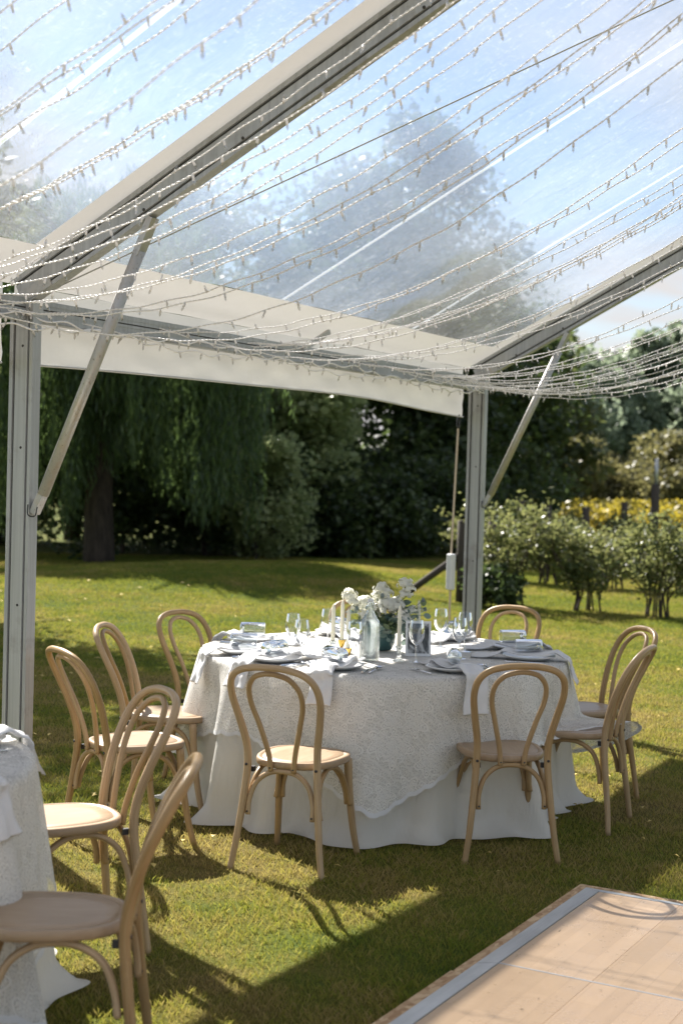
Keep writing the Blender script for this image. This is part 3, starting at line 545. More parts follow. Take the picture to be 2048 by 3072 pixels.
# ================================================================== string lights
hold = MB(); hold.lathe([(.0, -.001), (.0045, 0), (.0052, .012), (.0048, .017)], 7); hold.lathe([(.0042, .017), (.0045, .022), (.0038, .030), (.0, .037)], 7, mi=1)
BULB = hold.me('bulb', None, True, ['bulb_holder', 'bulb_glass'])
def strand(xa, xb, sag, yb, za, label, ph, sp=.155, zb=None):
    A = np.array([xa, -.07, za]); B = np.array([xb, yb, (rz(yb) if zb is None else zb)-.16]); L = np.linalg.norm(B-A)*1.03; N = int(L/.0125)
    t = np.linspace(0, 1, N); C = A+(B-A)*t[:, None]; C[:, 2] -= sag*4*t*(1-t)*(1.25-.5*t); C[:, 0] += .006*np.sin(t*41+ph)+.003*np.sin(t*97+ph*3); C[:, 2] += .003*np.sin(t*117+ph*2)
    T = np.gradient(C, axis=0); T /= np.linalg.norm(T, axis=1)[:, None]; u = np.cross(T, [1, 0, 0.]); u /= np.linalg.norm(u, axis=1)[:, None]; v = np.cross(T, u)
    s_ = t*L; th = 2*np.pi*s_/.052+ph; root = empty('string_light', tuple(A), 0, label, 'string light', 'white string lights under the roof')
    V = []; F = []; k = 4; off = 0
    for q in (0, np.pi):
        ctr = C+.0021*(u*np.cos(th+q)[:, None]+v*np.sin(th+q)[:, None])-A
        ring = np.stack([ctr+.0016*(u*math.cos(2*math.pi*j/k)+v*math.sin(2*math.pi*j/k)) for j in range(k)], 1).reshape(-1, 3)
        i = np.arange(N-1)[:, None]*k; j = np.arange(k)[None]; F.append(np.stack([i+j, i+(j+1) % k, i+k+(j+1) % k, i+k+j], -1).reshape(-1, 4)+off); V.append(ring); off += len(ring)
    obj('twisted_wire', mesh('twisted_wire', np.concatenate(V), np.concatenate(F), 'wire'), root)
    nb = int(L/sp)
    for b in range(nb):
        i = min(N-1, int((b+.5+random.uniform(-.3, .3))/nb*N)); o = bpy.data.objects.new('bulb', BULB); COL.objects.link(o); o.parent = root; o.location = C[i]-A+np.array([0, 0, -.004])
        d = Vector((random.uniform(-.5, .5), random.uniform(-.5, .5), -1 if random.random() < .84 else .8)); o.rotation_euler = d.to_track_quat('Z', 'Y').to_euler(); sc_ = random.uniform(.8, 1.02); o.scale = (sc_, sc_, sc_)
spec = sorted([(-1.7, .22), (-1.82, .54), (-2.2, .95), (-1.18, .42), (-.44, .16), (-.86, .48), (-1.1, .76), (-.7, .58), (-.6, .72), (-.46, .70), (-.5, .76), (-.3, .80), (-.38, .96), (.3, .88), (.9, .68), (1.96, .42), (1.9, .50), (1.74, .62), (1.8, .64), (1.7, .66), (2.26, .66), (2.4, .72), (2.84, .62), (3.02, .78), (3.82, .70), (3.5, .74), (4.7, .66), (4.5, .74), (4.3, .72), (4.2, .92), (4.6, .86), (4.75, .88), (4.8, .82), (4.4, .90), (3.3, .84), (2.6, .86), (1.4, .90), (.9, .92), (3.9, .80), (4.05, .86), (4.55, .80), (4.65, .94), (3.65, .88), (4.82, .72), (-1.25, .47), (-1.95, .60), (-1.55, .38), (-2.05, .42), (-1.4, .60), (-.95, .63), (-.2, .72)])
ordw = ['first', 'second', 'third', 'fourth', 'fifth', 'sixth', 'seventh', 'eighth', 'ninth', 'tenth', 'eleventh', 'twelfth', 'thirteenth', 'fourteenth', 'fifteenth', 'sixteenth', 'seventeenth', 'eighteenth', 'nineteenth', 'twentieth', 'twenty-first', 'twenty-second', 'twenty-third', 'twenty-fourth', 'twenty-fifth', 'twenty-sixth', 'twenty-seventh', 'twenty-eighth', 'twenty-ninth', 'thirtieth', 'thirty-first', 'thirty-second', 'thirty-third', 'thirty-fourth', 'thirty-fifth', 'thirty-sixth', 'thirty-seventh', 'thirty-eighth', 'thirty-ninth', 'fortieth', 'forty-first', 'forty-second', 'forty-third', 'forty-fourth', 'forty-fifth', 'forty-sixth', 'forty-seventh', 'forty-eighth', 'forty-ninth', 'fiftieth', 'fifty-first']
for k, (x, sg) in enumerate(spec): strand(x, x+random.uniform(-.05, .05), sg, -5.4+random.uniform(-.1, .1), 2.36+random.uniform(-.03, .02), 'string of white mini lights, %s along the eave counting from the left' % ordw[k], k*1.7)
# light strand gathered along the eave beam
def eave_strand(z, sag, label, ph):
    root = empty('string_light', (0, 0, z), 0, label, 'string light', 'white string lights gathered along the eave'); x = np.linspace(-.6, LB-.05, 420); 
    y = -.06-.012*np.sin(x*9+ph); zz_ = -sag*np.abs(np.sin(x*2.1+ph))*.6-.01*np.sin(x*23+ph)
    MB().tube(list(zip(x, y, zz_)), .0042, 5).build('twisted_wire', 'wire', root)
    for b in range(34):
        i = int((b+.5)/34*420); o = bpy.data.objects.new('bulb', BULB); COL.objects.link(o); o.parent = root; o.location = (x[i], y[i], zz_[i]); d = Vector((random.uniform(-.6, .6), random.uniform(-.5, .5), -1)); o.rotation_euler = d.to_track_quat('Z', 'Y').to_euler()
eave_strand(2.335, .05, 'upper light string running sideways along the eave beam', 0.3); eave_strand(2.31, .06, 'lower light string running sideways along the eave beam', 2.1)

# ================================================================== chairs
def make_chair():
    c = empty('bentwood_chair', (0, 0, 0))
    L_ = [(-.208, -.245, 0), (-.188, -.232, .13), (-.168, -.210, .31), (-.158, -.200, .445), (-.161, -.212, .54), (-.182, -.246, .65), (-.197, -.288, .745), (-.186, -.325, .815), (-.145, -.352, .858), (-.075, -.367, .878)]
    path = spline(L_+[(0, -.371, .882)]+[(-x, y, z) for x, y, z in reversed(L_)], 6); r = [(.0162-.0016*max(0, (p[2]-.6)/.28)) if p[2] > .3 else .0132+.003*p[2]/.3 for p in path]
    bf = MB().tube(path, r, 12, flat=(0, 1, 0)).build('back_frame', 'chair_wood', c)
    I_ = [(-.052, -.199, .425), (-.060, -.208, .50), (-.090, -.238, .62), (-.115, -.274, .715), (-.112, -.308, .785), (-.080, -.336, .832), (-.038, -.349, .850)]
    MB().tube(spline(I_+[(0, -.353, .855)]+[(-x, y, z) for x, y, z in reversed(I_)], 6), .0115, 10, flat=(0, 1, 0)).build('back_loop', 'chair_wood', c)
    # seat
    n = 56; out = []
    for k in range(n):
        a = 2*math.pi*k/n; ca, sa = math.cos(a), math.sin(a); e = .72
        x = math.copysign(abs(ca)**e, ca); y = math.copysign(abs(sa)**e, sa); w = .205-.022*(1-y)/2*1.7; out.append((x*w, y*.202+.008))
    m_ = MB(); rings = [(.93, .434), (.985, .437), (1, .444), (1, .458), (.985, .4645), (.95, .466), (.885, .466), (.875, .4625), (.865, .4625), (.855, .4655), (.6, .4635), (.3, .462), (.02, .4615)]
    V = [(x*s_, y*s_, z) for s_, z in rings for x, y in out]; F = [(i*n+j, i*n+(j+1) % n, (i+1)*n+(j+1) % n, (i+1)*n+j) for i in range(len(rings)-1) for j in range(n)]+[tuple(reversed(range(n))), tuple(range((len(rings)-1)*n, len(rings)*n))]
    m_.add(V, F); st_ = m_.build('seat', 'seat_wood', c)
    for s_ in (-1, 1):
        pts = spline([(s_*.160, .150, .436), (s_*.166, .160, .30), (s_*.178, .185, .13), (s_*.193, .216, 0)], 5); MB().tube(pts, list(np.linspace(.0185, .0135, len(pts))), 12).build('front_leg', 'chair_wood', c)
    def arch(a, b, ctrl): 
        MB().tube(spline(ctrl, 6), .0112, 9).build('curved_brace', 'chair_wood', c)
    arch(0, 0, [(-.146, -.212, .235), (-.144, -.205, .30), (-.118, -.196, .372), (-.065, -.188, .414), (0, -.185, .424), (.065, -.188, .414), (.118, -.196, .372), (.144, -.205, .30), (.146, -.212, .235)])
    arch(0, 0, [(-.152, .168, .235), (-.146, .158, .30), (-.118, .145, .372), (-.065, .135, .414), (0, .13, .424), (.065, .135, .414), (.118, .145, .372), (.146, .158, .30), (.152, .168, .235)])
    for s_ in (-1, 1): arch(0, 0, [(s_*.172, -.187, .235), (s_*.160, -.176, .30), (s_*.150, -.145, .372), (s_*.145, -.085, .414), (s_*.142, -.02, .424), (s_*.145, .045, .414), (s_*.150, .105, .372), (s_*.162, .138, .30), (s_*.176, .150, .235)])
    for x, y, z, rr in ((-.158, -.2175, .447, .0065), (.158, -.2175, .447, .0065), (-.0525, -.2115, .44, .0042), (.0525, -.2115, .44, .0042)):
        MB().tube([(x, y+.004, z), (x, y-.0012, z)], [rr, rr*.9], 9).build('bolt', 'dark_steel', bf)
    for s_ in (-1, 1):
        MB().tube([(s_*.146, -.2225, .25), (s_*.146, -.2245, .25)], .0045, 8).build('bolt', 'dark_steel', bf)
    for s_ in (-1, 1): MB().box(s_*.143-.007, s_*.143+.007, -.186, -.165, .412, .4335).build('corner_bracket', 'dark_steel', st_, smooth=False)
    return c
chair0 = make_chair()
TC = (1.67, -.966); TR = .925
chairs = [(.40, -1.24, -82, 'bentwood chair at the front left of the laid table, its back to the camera'),
          (1.09, -1.88, -54, 'bentwood chair at the front right of the laid table, its back to the camera'),
          (1.82, -1.95, 4, 'bentwood chair at the right end of the laid table with lace over its seat'),
          (2.45, -1.76, 45, 'bentwood chair just behind the right end chair, partly hidden by it'),
          (3.0, -.97, 87, 'bentwood chair behind the right of the laid table, in front of the tent post'),
          (.25, -.46, -117, 'bentwood chair at the left end of the laid table, seen side on'),
          (.96, -.15, -158, 'bentwood chair at the back left, second from the left end of the laid table'),
          (1.60, -.05, 174, 'bentwood chair behind the left part of the laid table'),
          (2.78, -.30, 128, 'bentwood chair behind the flowers, almost hidden'),
          (-1.03, -1.13, 58, 'bentwood chair at the near left table, further from the camera'),
          (-1.89, -1.83, 32, 'nearest bentwood chair at the lower left corner of the picture')]
for k, (x, y, a, lb) in enumerate(chairs):
    c = chair0 if k == 0 else copy_tree(chair0)
    c.location = (x, y, -.004); c.rotation_euler.z = R_(a); tag(c, lb, 'chair', 'natural bentwood chairs')

# ================================================================== tables and cloths
def drape(name, tc, seed, parent=None):
    pass
def table(tc, label, nm='round_table'):
    t = empty(nm, (tc[0], tc[1], 0), 0, label, 'table', 'round banquet tables')
    MB().lathe([(0, .725), (.895, .725), (.91, .735), (.91, .748), (.9, .752), (0, .752)], 64).build('table_top', 'old_wood', t)
    for s_ in (-1, 1):
        for q in (-1, 1): MB().tube([(s_*.42, q*.32, .725), (s_*.42, q*.36, .0)], .014, 8).build('leg', 'galvanised', t)
def skirt_fold(A, seed):
    ph = np.random.default_rng(seed).random(8)*6.28
    return .55*np.sin(9*A+ph[0]+.8*np.sin(2*A+ph[1]))+.4*np.sin(15*A+ph[2]+1.1*np.sin(3*A+ph[3]))+.25*np.sin(23*A+ph[4])
def skirt_r(t, fold): return .932+t*.05+fold*(.105*t**.8)
def under_cloth(tc, label, seed, pushes=()):
    na, ns = 420, 46; A = np.linspace(0, 2*np.pi, na, endpoint=False); V = []; D = .775; g = np.random.default_rng(seed)
    ph = g.random(8)*6.28
    fold = skirt_fold(A, seed)
    hem = .6*np.sin(21*A+ph[5]+2*np.sin(4*A))+.5*np.sin(13*A+ph[6])+.22*np.sin(37*A+ph[7])
    push = np.zeros(na)
    for pa, w, am in pushes: push += am*np.exp(-((np.angle(np.exp(1j*(A-R_(pa)))))/R_(w))**2)
    for i in range(ns):
        u = i/(ns-1)
        if u < .3: r = np.full(na, .93*u/.3*.985+.001); z = np.full(na, .7555)
        else:
            t = (u-.3)/.7; r = skirt_r(t, fold)-.010*max(0, 1-t*10)+push*np.clip((t-.12)/.25, 0, 1); z = np.full(na, .7545-D*t*.965)
            if t > .86: q = (t-.86)/.14; r = r+q**1.5*(.05+.045*hem); z = .7545-D*.86*.965-(D*.14*.965)*np.minimum(1, q*1.05)+q*.012*hem
            z = np.maximum(z, .014+.008*(hem+1)*t)
            if t < .02: z = z+0
        V.append(np.stack([r*np.cos(A), r*np.sin(A), z], -1))
    V = np.concatenate(V); i = np.arange(ns-1)[:, None]*na; j = np.arange(na)[None]; F = np.stack([i+j, i+(j+1) % na, i+na+(j+1) % na, i+na+j], -1).reshape(-1, 4)
    obj('tablecloth', mesh('tablecloth', V, F, 'satin'), None, (tc[0], tc[1], 0), label, 'tablecloth', 'floor length white tablecloths')
def lace_cloth(tc, label, seed, corner, half=1.285, rmax=1.62, lift=None, pushes=(), under=3):
    na, ns = 480, 70; A = np.linspace(0, 2*np.pi, na, endpoint=False); g = np.random.default_rng(seed); ph = g.random(8)*6.28
    q = np.abs(((A-R_(corner)) % (np.pi/2))-np.pi/4); rho = np.minimum(half/np.cos(np.pi/4-q)*1.0, 9); qq = ((A-R_(corner)+np.pi/4) % (np.pi/2))-np.pi/4
    rho = half/np.maximum(np.cos(np.pi/4-np.abs(qq)), .2); rho = (rho**-8+rmax**-8)**(-1/8); rho += .013*np.abs(np.sin(A*46))
    fold = skirt_fold(A, under)
    cornerness = np.exp(-(qq/R_(16))**2)
    push = np.zeros(na)
    for pa, w, am in pushes: push += am*np.exp(-((np.angle(np.exp(1j*(A-R_(pa)))))/R_(w))**2)
    V = []; U = []
    for i in range(ns):
        s_ = rho*(i/(ns-1))+.0005; d = np.maximum(0, s_-.934); flat = s_ <= .934; out = .5*(1-np.exp(-d/.02))
        r = np.where(flat, s_, skirt_r(d*.965/.748, fold)+.006+.008*out+d*(.03+.06*cornerness)+push*np.clip((d-.1)/.2, 0, 1)); z = np.where(flat, .7625, .7625-d*.965+.004*np.exp(-d/.02)-.004)
        if lift: 
            for la, wd, zs in lift:
                m_ = np.exp(-((np.angle(np.exp(1j*(A-R_(la)))))/R_(wd))**4); over = np.maximum(0, zs-z)*m_; z = z+over; r = r+over*.9
        z = np.maximum(z, .05); V.append(np.stack([r*np.cos(A), r*np.sin(A), z], -1)); U.append(np.stack([s_*np.cos(A), s_*np.sin(A)], -1))
    V = np.concatenate(V); i = np.arange(ns-1)[:, None]*na; j = np.arange(na)[None]; F = np.stack([i+j, i+(j+1) % na, i+na+(j+1) % na, i+na+j], -1).reshape(-1, 4)
    lc = obj('lace_cloth', mesh('lace_cloth', V, F, 'lace', uv=np.concatenate(U)), None, (tc[0], tc[1], 0), label, 'lace cloth', 'white lace table overlays')
    Bv = V[(ns-2)*na:].copy(); Bv[:, :2] *= 1.0025; j = np.arange(na); obj('scalloped_border', mesh('scalloped_border', Bv, np.stack([j, (j+1) % na, na+(j+1) % na, na+j], -1), 'napkin'), lc)
table(TC, 'round banquet table hidden under white cloths in the middle of the picture')
under_cloth(TC, 'floor length ivory satin tablecloth under the lace on the laid table', 3, [(-122, 14, -.04), (-78, 16, -.09)])
lace_cloth(TC, 'white lace overlay with scalloped edge on the laid round table', 5, -153+0, lift=[(-76, 17, .475)], pushes=[(-122, 14, -.035)])
TL = (-2.09, -.67)
table(TL, 'round banquet table under lace at the left edge of the picture')
under_cloth(TL, 'white tablecloth hanging to the grass at the left edge table', 11); lace_cloth(TL, 'white lace overlay on the table at the left edge', 12, -75, 1.35, 1.7, under=11)

# ================================================================== place settings
ZT = .766
def seg(prof, n=26): return MB().lathe(prof, n)
PLATE = seg([(0, .004), (.075, .004), (.085, .006), (.128, .020), (.136, .024), (.137, .022), (.128, .016), (.085, .0005), (.0, .0005)], 40).me('plate', 'porcelain')
TUMB = seg([(0, .016), (.026, .016), (.031, .022), (.0345, .13), (.0358, .131), (.0365, .13), (.033, .006), (.030, 0), (0, 0)], 28).me('tumbler', 'thin_glass')
TUMBB = seg([(0, .0148), (.0275, .0148), (.0305, .012), (.0295, .001), (0, .001)], 28).me('tumbler_base', 'solid_glass')
WG = seg([(.0305, .206), (.0365, .175), (.0385, .150), (.036, .122), (.026, .098), (.012, .086), (.0042, .080), (.0035, .05), (.0035, .012), (.006, .005), (.030, .002), (.034, .0012), (.034, 0)], 32).me('wine_glass', 'thin_glass')
WGR = MB().tube([(.0305*math.cos(a), .0305*math.sin(a), .206) for a in np.linspace(0, 6.283, 33)], .0007, 5, cap=False).me('rim', 'thin_glass')
def fork_me():
    m_ = MB(); m_.tube([(0, -.10, .004), (0, 0, .005), (0, .03, .007)], [.0045, .003, .0035], 6); m_.bar((0, .03, .007), (0, .052, .006), .022, .003)
    for k in range(4): m_.tube([(-.009+.006*k, .05, .006), (-.009+.006*k, .075, .004), (-.009+.006*k, .098, .008)], [.0018, .0017, .0008], 5)
    return m_.me('fork', 'silver')
def knife_me():
    m_ = MB(); m_.tube([(0, -.11, .005), (0, -.03, .005), (0, .0, .005)], [.006, .005, .003], 6); V = [(-.001, 0, .003), (.008, 0, .003), (.011, .06, .003), (.004, .105, .003), (-.001, .10, .003)]; m_.add([(x, y, z) for x, y, z in V]+[(x, y, z+.0025) for x, y, z in V], [(4, 3, 2, 1, 0), (5, 6, 7, 8, 9)]+[(i, (i+1) % 5, 5+(i+1) % 5, 5+i) for i in range(5)]); return m_.me('knife', 'silver', False)
def spoon_me():
    m_ = MB(); m_.tube([(0, -.10, .004), (0, 0, .005), (0, .045, .010)], [.0045, .003, .003], 6); V = []; F = []; nr, n = 6, 16
    for i in range(nr):
        q = (i+.02)/(nr-1)
        for j in range(n): a = 2*math.pi*j/n; V.append((.021*q*math.cos(a), .074+.031*q*math.sin(a), .003+.009*q*q))
    F = [(i*n+j, i*n+(j+1) % n, (i+1)*n+(j+1) % n, (i+1)*n+j) for i in range(nr-1) for j in range(n)]; m_.add(V, F); return m_.me('spoon', 'silver')
FORK, KNIFE, SPOON = fork_me(), knife_me(), spoon_me()
def napkin_me(seed, hang=.13, skew=0.0, start=.46):
    """folded strip laid along +x (outwards): from start, over the plate at .74, off the table edge at .945, hanging"""
    g = np.random.default_rng(seed); path = [(start, .003), (start+.08, .006), (.60, .020), (.625, .034), (.70, .022), (.79, .022), (.865, .034), (.89, .032), (.925, .012), (.948, .004), (.957, -.012)]+[(.958+.010*k, -.012-hang*(k+1)/5) for k in range(5)]
    sp = spline([(a, 0, b) for a, b in path], 4); V = []; k = len(sp); m_ = 13
    for layer in (1, 0):
        for i, p in enumerate(sp):
            t = i/(k-1)
            for j in range(m_):
                w = (j/(m_-1)-.5); wid = .125*(1+.12*math.sin(t*5+seed)); yy = w*wid+skew*(t-.5)+.006*math.sin(t*9+seed); wr = .004*math.sin(w*14+t*7+seed)+.003*math.sin(t*23+w*6)+.006*abs(w)*2*math.sin(t*6+seed*2)
                V.append((p[0]+(.0 if p[2] > -.01 else wr), yy, p[2]+(.007 if layer else 0)*(1-abs(2*w)**6*.6)+(wr if p[2] > -.01 else 0)+.004))
    F = []; o_ = k*m_
    for i in range(k-1):
        for j in range(m_-1): a = i*m_+j; F.append((a, a+1, a+m_+1, a+m_)); F.append((o_+a, o_+a+m_, o_+a+m_+1, o_+a+1))
    for i in range(k-1): a = i*m_; F.append((a, a+m_, o_+a+m_, o_+a)); b = a+m_-1; F.append((b, o_+b, o_+b+m_, b+m_))
    for j in range(m_-1): F.append((j, o_+j, o_+j+1, j+1)); e = (k-1)*m_+j; F.append((e, e+1, o_+e+1, o_+e))
    return mesh('napkin', V, F, 'napkin')
places = [(-170, 'front left place', .9), (-126, 'front right place', -.5), (163, 'left end place', .2), (139, 'back left place', -.3), (97, 'far left place', .4), (47, 'place behind flowers', .2), (-3, 'far right place', .3), (-40, 'back right place', -.2), (-74, 'right end place', .2)]
def setting(tc, ang, where, rot, seed, wine=True, group='main'):
    a = R_(ang); P = lambda r, t, z=0: (tc[0]+r*math.cos(a)-t*math.sin(a), tc[1]+r*math.sin(a)+t*math.cos(a), ZT+z)
    obj('plate', PLATE, None, P(.745, 0), 'white dinner plate at the '+where, 'plate', 'dinner plates')
    nk = obj('napkin', napkin_me(seed, .10+.03*(seed % 3), .04*math.sin(seed*2.1)), None, (tc[0], tc[1], ZT), 'folded white napkin across the plate at the '+where, 'napkin', 'white napkins'); nk.rotation_euler.z = a
    tu = empty('tumbler', P(.80, .0, .071), 0, 'clear tumbler lying sideways on the plate at the '+where, 'glass', 'tumblers lying on plates'); obj('glass_wall', TUMB, tu); obj('glass_base', TUMBB, tu)
    d = Vector((math.cos(a+math.pi+rot), math.sin(a+math.pi+rot), -.035)); tu.rotation_euler = d.to_track_quat('Z', 'Y').to_euler(); tu.location = Vector(P(.745, 0, .066))-d.normalized()*.066
    for nm, me_, tt, lb in (('fork', FORK, -.175, 'silver fork left of the plate at the '), ('knife', KNIFE, .165, 'silver knife right of the plate at the '), ('spoon', SPOON, .195, 'silver spoon right of the knife at the ')):
        o = obj(nm, me_, None, P(.74, tt), lb+where, nm, 'silver cutlery'); o.rotation_euler.z = a+math.pi/2+random.uniform(-.06, .06)
for k, (an, wh, ro) in enumerate(places): setting(TC, an, wh, ro, k+1)
setting(TL, -32, 'near left table, post side', .3, 21); setting(TL, -78, 'near left table, camera side', .2, 22)
wines = [(1.227, -.688, 'rear one of the wine glass pair at the left of the table'), (1.006, -.87, 'front one of the wine glass pair at the left of the table'), (1.573, -.691, 'wine glass directly left of the leftmost candle'), (1.111, -1.10, 'wine glass in front of the water bottle'), (1.39, -1.292, 'wine glass in front of the framed photograph'), (1.653, -1.402, 'front one of the wine glass pair right of the photograph'), (1.936, -1.303, 'rear one of the wine glass pair right of the photograph'), (2.03, -1.12, 'wine glass just behind the framed photograph')]
for x, y, lb in wines:
    w = empty('wine_glass', (x, y, ZT), 0, lb, 'wine glass', 'wine glasses'); obj('bowl_and_stem', WG, w); obj('rim', WGR, w)
# ---- bottle
bt = empty('water_bottle', (1.303, -1.08, ZT), 0, 'clear swing top glass bottle of water in front of flowers', 'bottle')
seg([(.0, .0), (.046, .0), (.0485, .006), (.0485, .165), (.045, .190), (.030, .215), (.0185, .238), (.0165, .268), (.0195, .271), (.0195, .283), (.017, .285), (.0145, .283), (.0145, .24), (.028, .212), (.042, .188), (.0455, .165), (.0455, .012), (.0, .010)], 40).build('glass_body', 'solid_glass', bt)
seg([(0, .0105), (.045, .0125), (.045, .164), (.0415, .187), (.033, .200), (0, .200)], 36).build('water', 'water', bt)
seg([(0, .30), (.012, .299), (.0165, .292), (.0165, .287), (0, .287)], 20).build('stopper', 'porcelain', bt)
MB().tube(spline([(.020, 0, .272), (.024, .004, .255), (.023, 0, .24), (.021, -.01, .262), (.018, 0, .294), (0, 0, .303), (-.018, 0, .294), (-.021, -.01, .262), (-.023, 0, .24), (-.024, .004, .255), (-.020, 0, .272)], 4), .0013, 5).build('wire_bail', 'silver', bt)
# ---- candles
TAPER = [(0, -.004), (.0105, -.004), (.0108, .0), (.0100, .155), (.0098, .168), (.006, .185), (.0012, .193), (0, .1935)]
GOLD = [(0, 0), (.026, 0), (.0275, .004), (.018, .009), (.008, .013), (.0065, .017), (.0105, .021), (.007, .025), (.0095, .029), (.0125, .034), (.0165, .046), (.0195, .060), (.0205, .063), (.0185, .0635), (.0125, .058), (0, .057)]
GLASS = [(0, 0), (.030, 0), (.031, .004), (.020, .010), (.010, .018), (.013, .028), (.009, .034), (.015, .046), (.010, .054), (.015, .064), (.021, .072), (.019, .074), (.011, .068), (0, .067)]
def candle(x, y, hk, lb, h=1.0):
    hd = seg(GOLD if hk == 'gold' else GLASS, 10 if hk == 'gold' else 16).build('candlestick', 'gold' if hk == 'gold' else 'solid_glass', None, hk != 'gold', loc=(x, y, ZT), label=('amber gold faceted candlestick ' if hk == 'gold' else 'clear glass candlestick ')+lb, cat='candlestick', group='candlesticks')
    t = empty('taper_candle', (x, y, ZT+(.0585 if hk == 'gold' else .069)+.0045), 0, 'unlit ivory taper candle in the '+('gold' if hk == 'gold' else 'glass')+' candlestick '+lb, 'candle', 'ivory taper candles')
    wx = seg([(r, z*h) for r, z in TAPER], 16).build('wax', 'wax', t); MB().tube([(0, 0, .19*h), (.001, 0, .20*h)], .001, 5).build('wick', 'wick', wx)
candle(1.328, -.86, 'glass', 'furthest left of the candles', .95); candle(1.476, -.829, 'gold', 'behind the other gold one', 1.05); candle(1.188, -1.023, 'gold', 'nearest the camera', 1.0); candle(1.355, -1.215, 'glass', 'right of the water bottle', 1.05); candle(1.80, -1.10, 'glass', 'behind the framed photograph', .98)
# ---- framed photo
fr = empty('photo_frame', (1.60, -1.20, ZT), R_(YAW*57.3-90)+R_(4), 'white framed black and white photograph standing on the table', 'picture frame'); fr.rotation_euler.x = R_(-6)
MB().box(-.064, .064, -.004, .006, .0, .176).build('frame', 'card_white', fr, smooth=False)
MB().box(-.053, .053, -.0052, -.0044, .014, .164).build('print', 'print', fr, smooth=False)
MB().bar((0, .006, .12), (0, .07, .002), .04, .003).build('easel_back', 'card_white', fr, smooth=False)
# ---- flowers
fa = empty('flower_arrangement', (1.71, -.93, ZT), 0, 'white flowers and grey green eucalyptus in a round teal vase', 'flowers'); fa.scale = (1.28, 1.28, 1.12)
seg([(0, 0), (.040, 0), (.046, .006), (.058, .035), (.060, .065), (.052, .10), (.047, .118), (.049, .122), (.045, .12), (.048, .10), (.055, .065), (.05, .03), (0, .012)], 32).build('vase', 'vase_teal', fa)
def bloom(r, npet, seed):
    g = np.random.default_rng(seed); V = []; F = []
    for k in range(npet):
        d = g.normal(0, 1, 3); d[2] = abs(d[2])*1.1-.25; d /= np.linalg.norm(d); e = np.cross(d, g.normal(0, 1, 3)); e /= np.linalg.norm(e); f = np.cross(d, e); q = r*(.25+.75*g.random()**.6); s_ = r*(.30+.28*g.random()); c = d*q; b = len(V)
        V += [tuple(c-e*s_*.9-d*s_*.3), tuple(c-f*s_*.8+d*s_*.12), tuple(c+e*s_*.9-d*s_*.2+d*s_*.2*g.random()), tuple(c+f*s_*.8+d*s_*.2), tuple(c+d*s_*.35)]; F += [(b, b+1, b+4), (b+1, b+2, b+4), (b+2, b+3, b+4), (b+3, b, b+4)]
    return mesh('bloom', V, F, 'petal')
BL = [bloom(.034, 46, 1), bloom(.026, 36, 2), bloom(.040, 60, 3)]
rx_ = Vector((.486, -.874, 0)); ry_ = Vector((-.874, -.486, 0))
for u, w, z, k in ((-.128, .0, .245, 0), (-.118, .02, .215, 1), (-.10, -.01, .19, 1), (-.005, .0, .278, 0), (-.02, .01, .25, 1), (.022, .02, .262, 1), (.095, .0, .305, 0), (.108, .01, .275, 0), (.088, .02, .255, 1), (.02, .05, .215, 2), (.055, .04, .205, 2), (-.02, .06, .185, 2), (.09, .05, .17, 1), (.12, .0, .185, 1), (.085, .06, .135, 2), (.11, .03, .115, 1), (-.07, .05, .165, 1), (-.055, .07, .14, 0), (0, -.05, .22, 2), (.06, -.06, .21, 0), (-.07, -.05, .2, 2), (.13, .04, .12, 1)):
    p = rx_*u+ry_*w; o = obj('bloom', BL[k], fa, (p.x, p.y, z)); o.rotation_euler = (random.uniform(-.5, .5), random.uniform(-.5, .5), random.uniform(0, 6)); o.scale = (1, 1, random.uniform(.95, 1.2))
    MB().tube([(0, 0, .07), (p.x*.45, p.y*.45, .07+(z-.07)*.6), (p.x, p.y, z-.01)], .0018, 5).build('stem', 'sprig', fa)
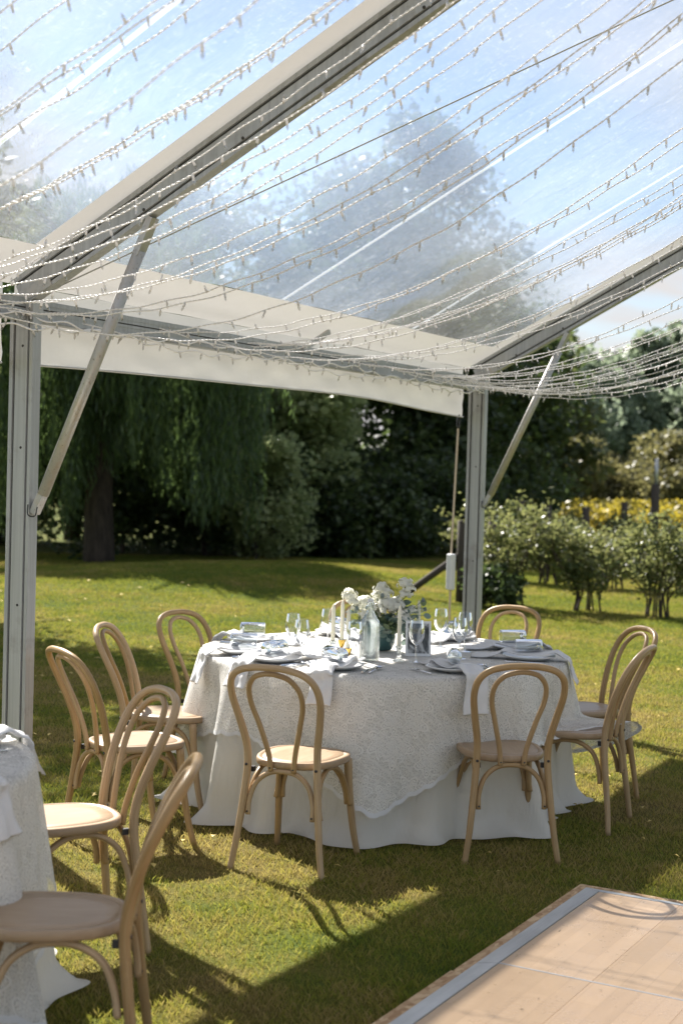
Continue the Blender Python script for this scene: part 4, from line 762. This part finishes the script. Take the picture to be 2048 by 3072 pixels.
def sprig(tip, nl, size, mat, seed, ob='eucalyptus_sprig'):
    g = random.Random(seed); m_ = MB(); b = Vector((0, 0, .09)); t_ = Vector(tip); md = b.lerp(t_, .5)+Vector((0, 0, .03)); pts = spline([b, md, t_], 8); m_.tube(pts, .0014, 5)
    for k in range(nl):
        p = Vector(pts[int(len(pts)*(.3+.7*k/nl))-1])+Vector((g.uniform(-.012, .012), g.uniform(-.012, .012), g.uniform(-.012, .012))); d = Vector((g.gauss(0, 1), g.gauss(0, 1), g.gauss(0, .7))).normalized(); e = d.cross(Vector((g.random(), g.random(), g.random()))).normalized(); s_ = size*g.uniform(.7, 1.3); c = p+d*s_
        m_.add([c+d*s_*math.cos(a)+e*s_*.75*math.sin(a) for a in np.linspace(0, 6.283, 9)[:-1]], [tuple(range(8))])
    m_.build(ob, mat, fa, smooth=False)
for k, (u, w, z) in enumerate(((.05, .09, .11), (.10, .09, .08), (.13, .03, .02), (.16, .0, .20), (.15, .04, .17), (-.09, .07, .13), (-.12, .03, .12), (.02, .11, .07), (.07, .10, .14), (-.03, .10, .15), (.145, .06, .05), (.0, .02, .23), (-.06, .09, .12), (.10, .02, .23), (-.13, .0, .17), (.04, .12, .10), (.12, .10, .13), (-.02, .12, .11))): p = rx_*u+ry_*w; sprig((p.x*1.12, p.y*1.12, z), 19, .0135, 'eucalyptus' if k % 3 else 'sprig', k)
for k, (u, w, z) in enumerate(((-.10, .04, .19), (.0, .07, .255), (.165, .02, .235), (.13, .08, .11), (-.06, .08, .2), (.175, .0, .19))):
    p = rx_*u+ry_*w; m_ = MB(); m_.tube([(0, 0, .09), (p.x*.7, p.y*.7, z*.8), (p.x, p.y, z)], .0015, 5); m_.lathe([(0, -.008), (.006, -.004), (.008, .003), (.006, .011), (0, .015)], 9, (p.x, p.y, z))
    for j in range(11):
        a = j/11*6.283; m_.add([(p.x+.005*math.cos(a-.3), p.y+.005*math.sin(a-.3), z-.006), (p.x+.005*math.cos(a+.3), p.y+.005*math.sin(a+.3), z-.006), (p.x+.028*math.cos(a), p.y+.028*math.sin(a), z+.008)], [(0, 1, 2)])
    m_.build('thistle', 'thistle', fa, smooth=False)
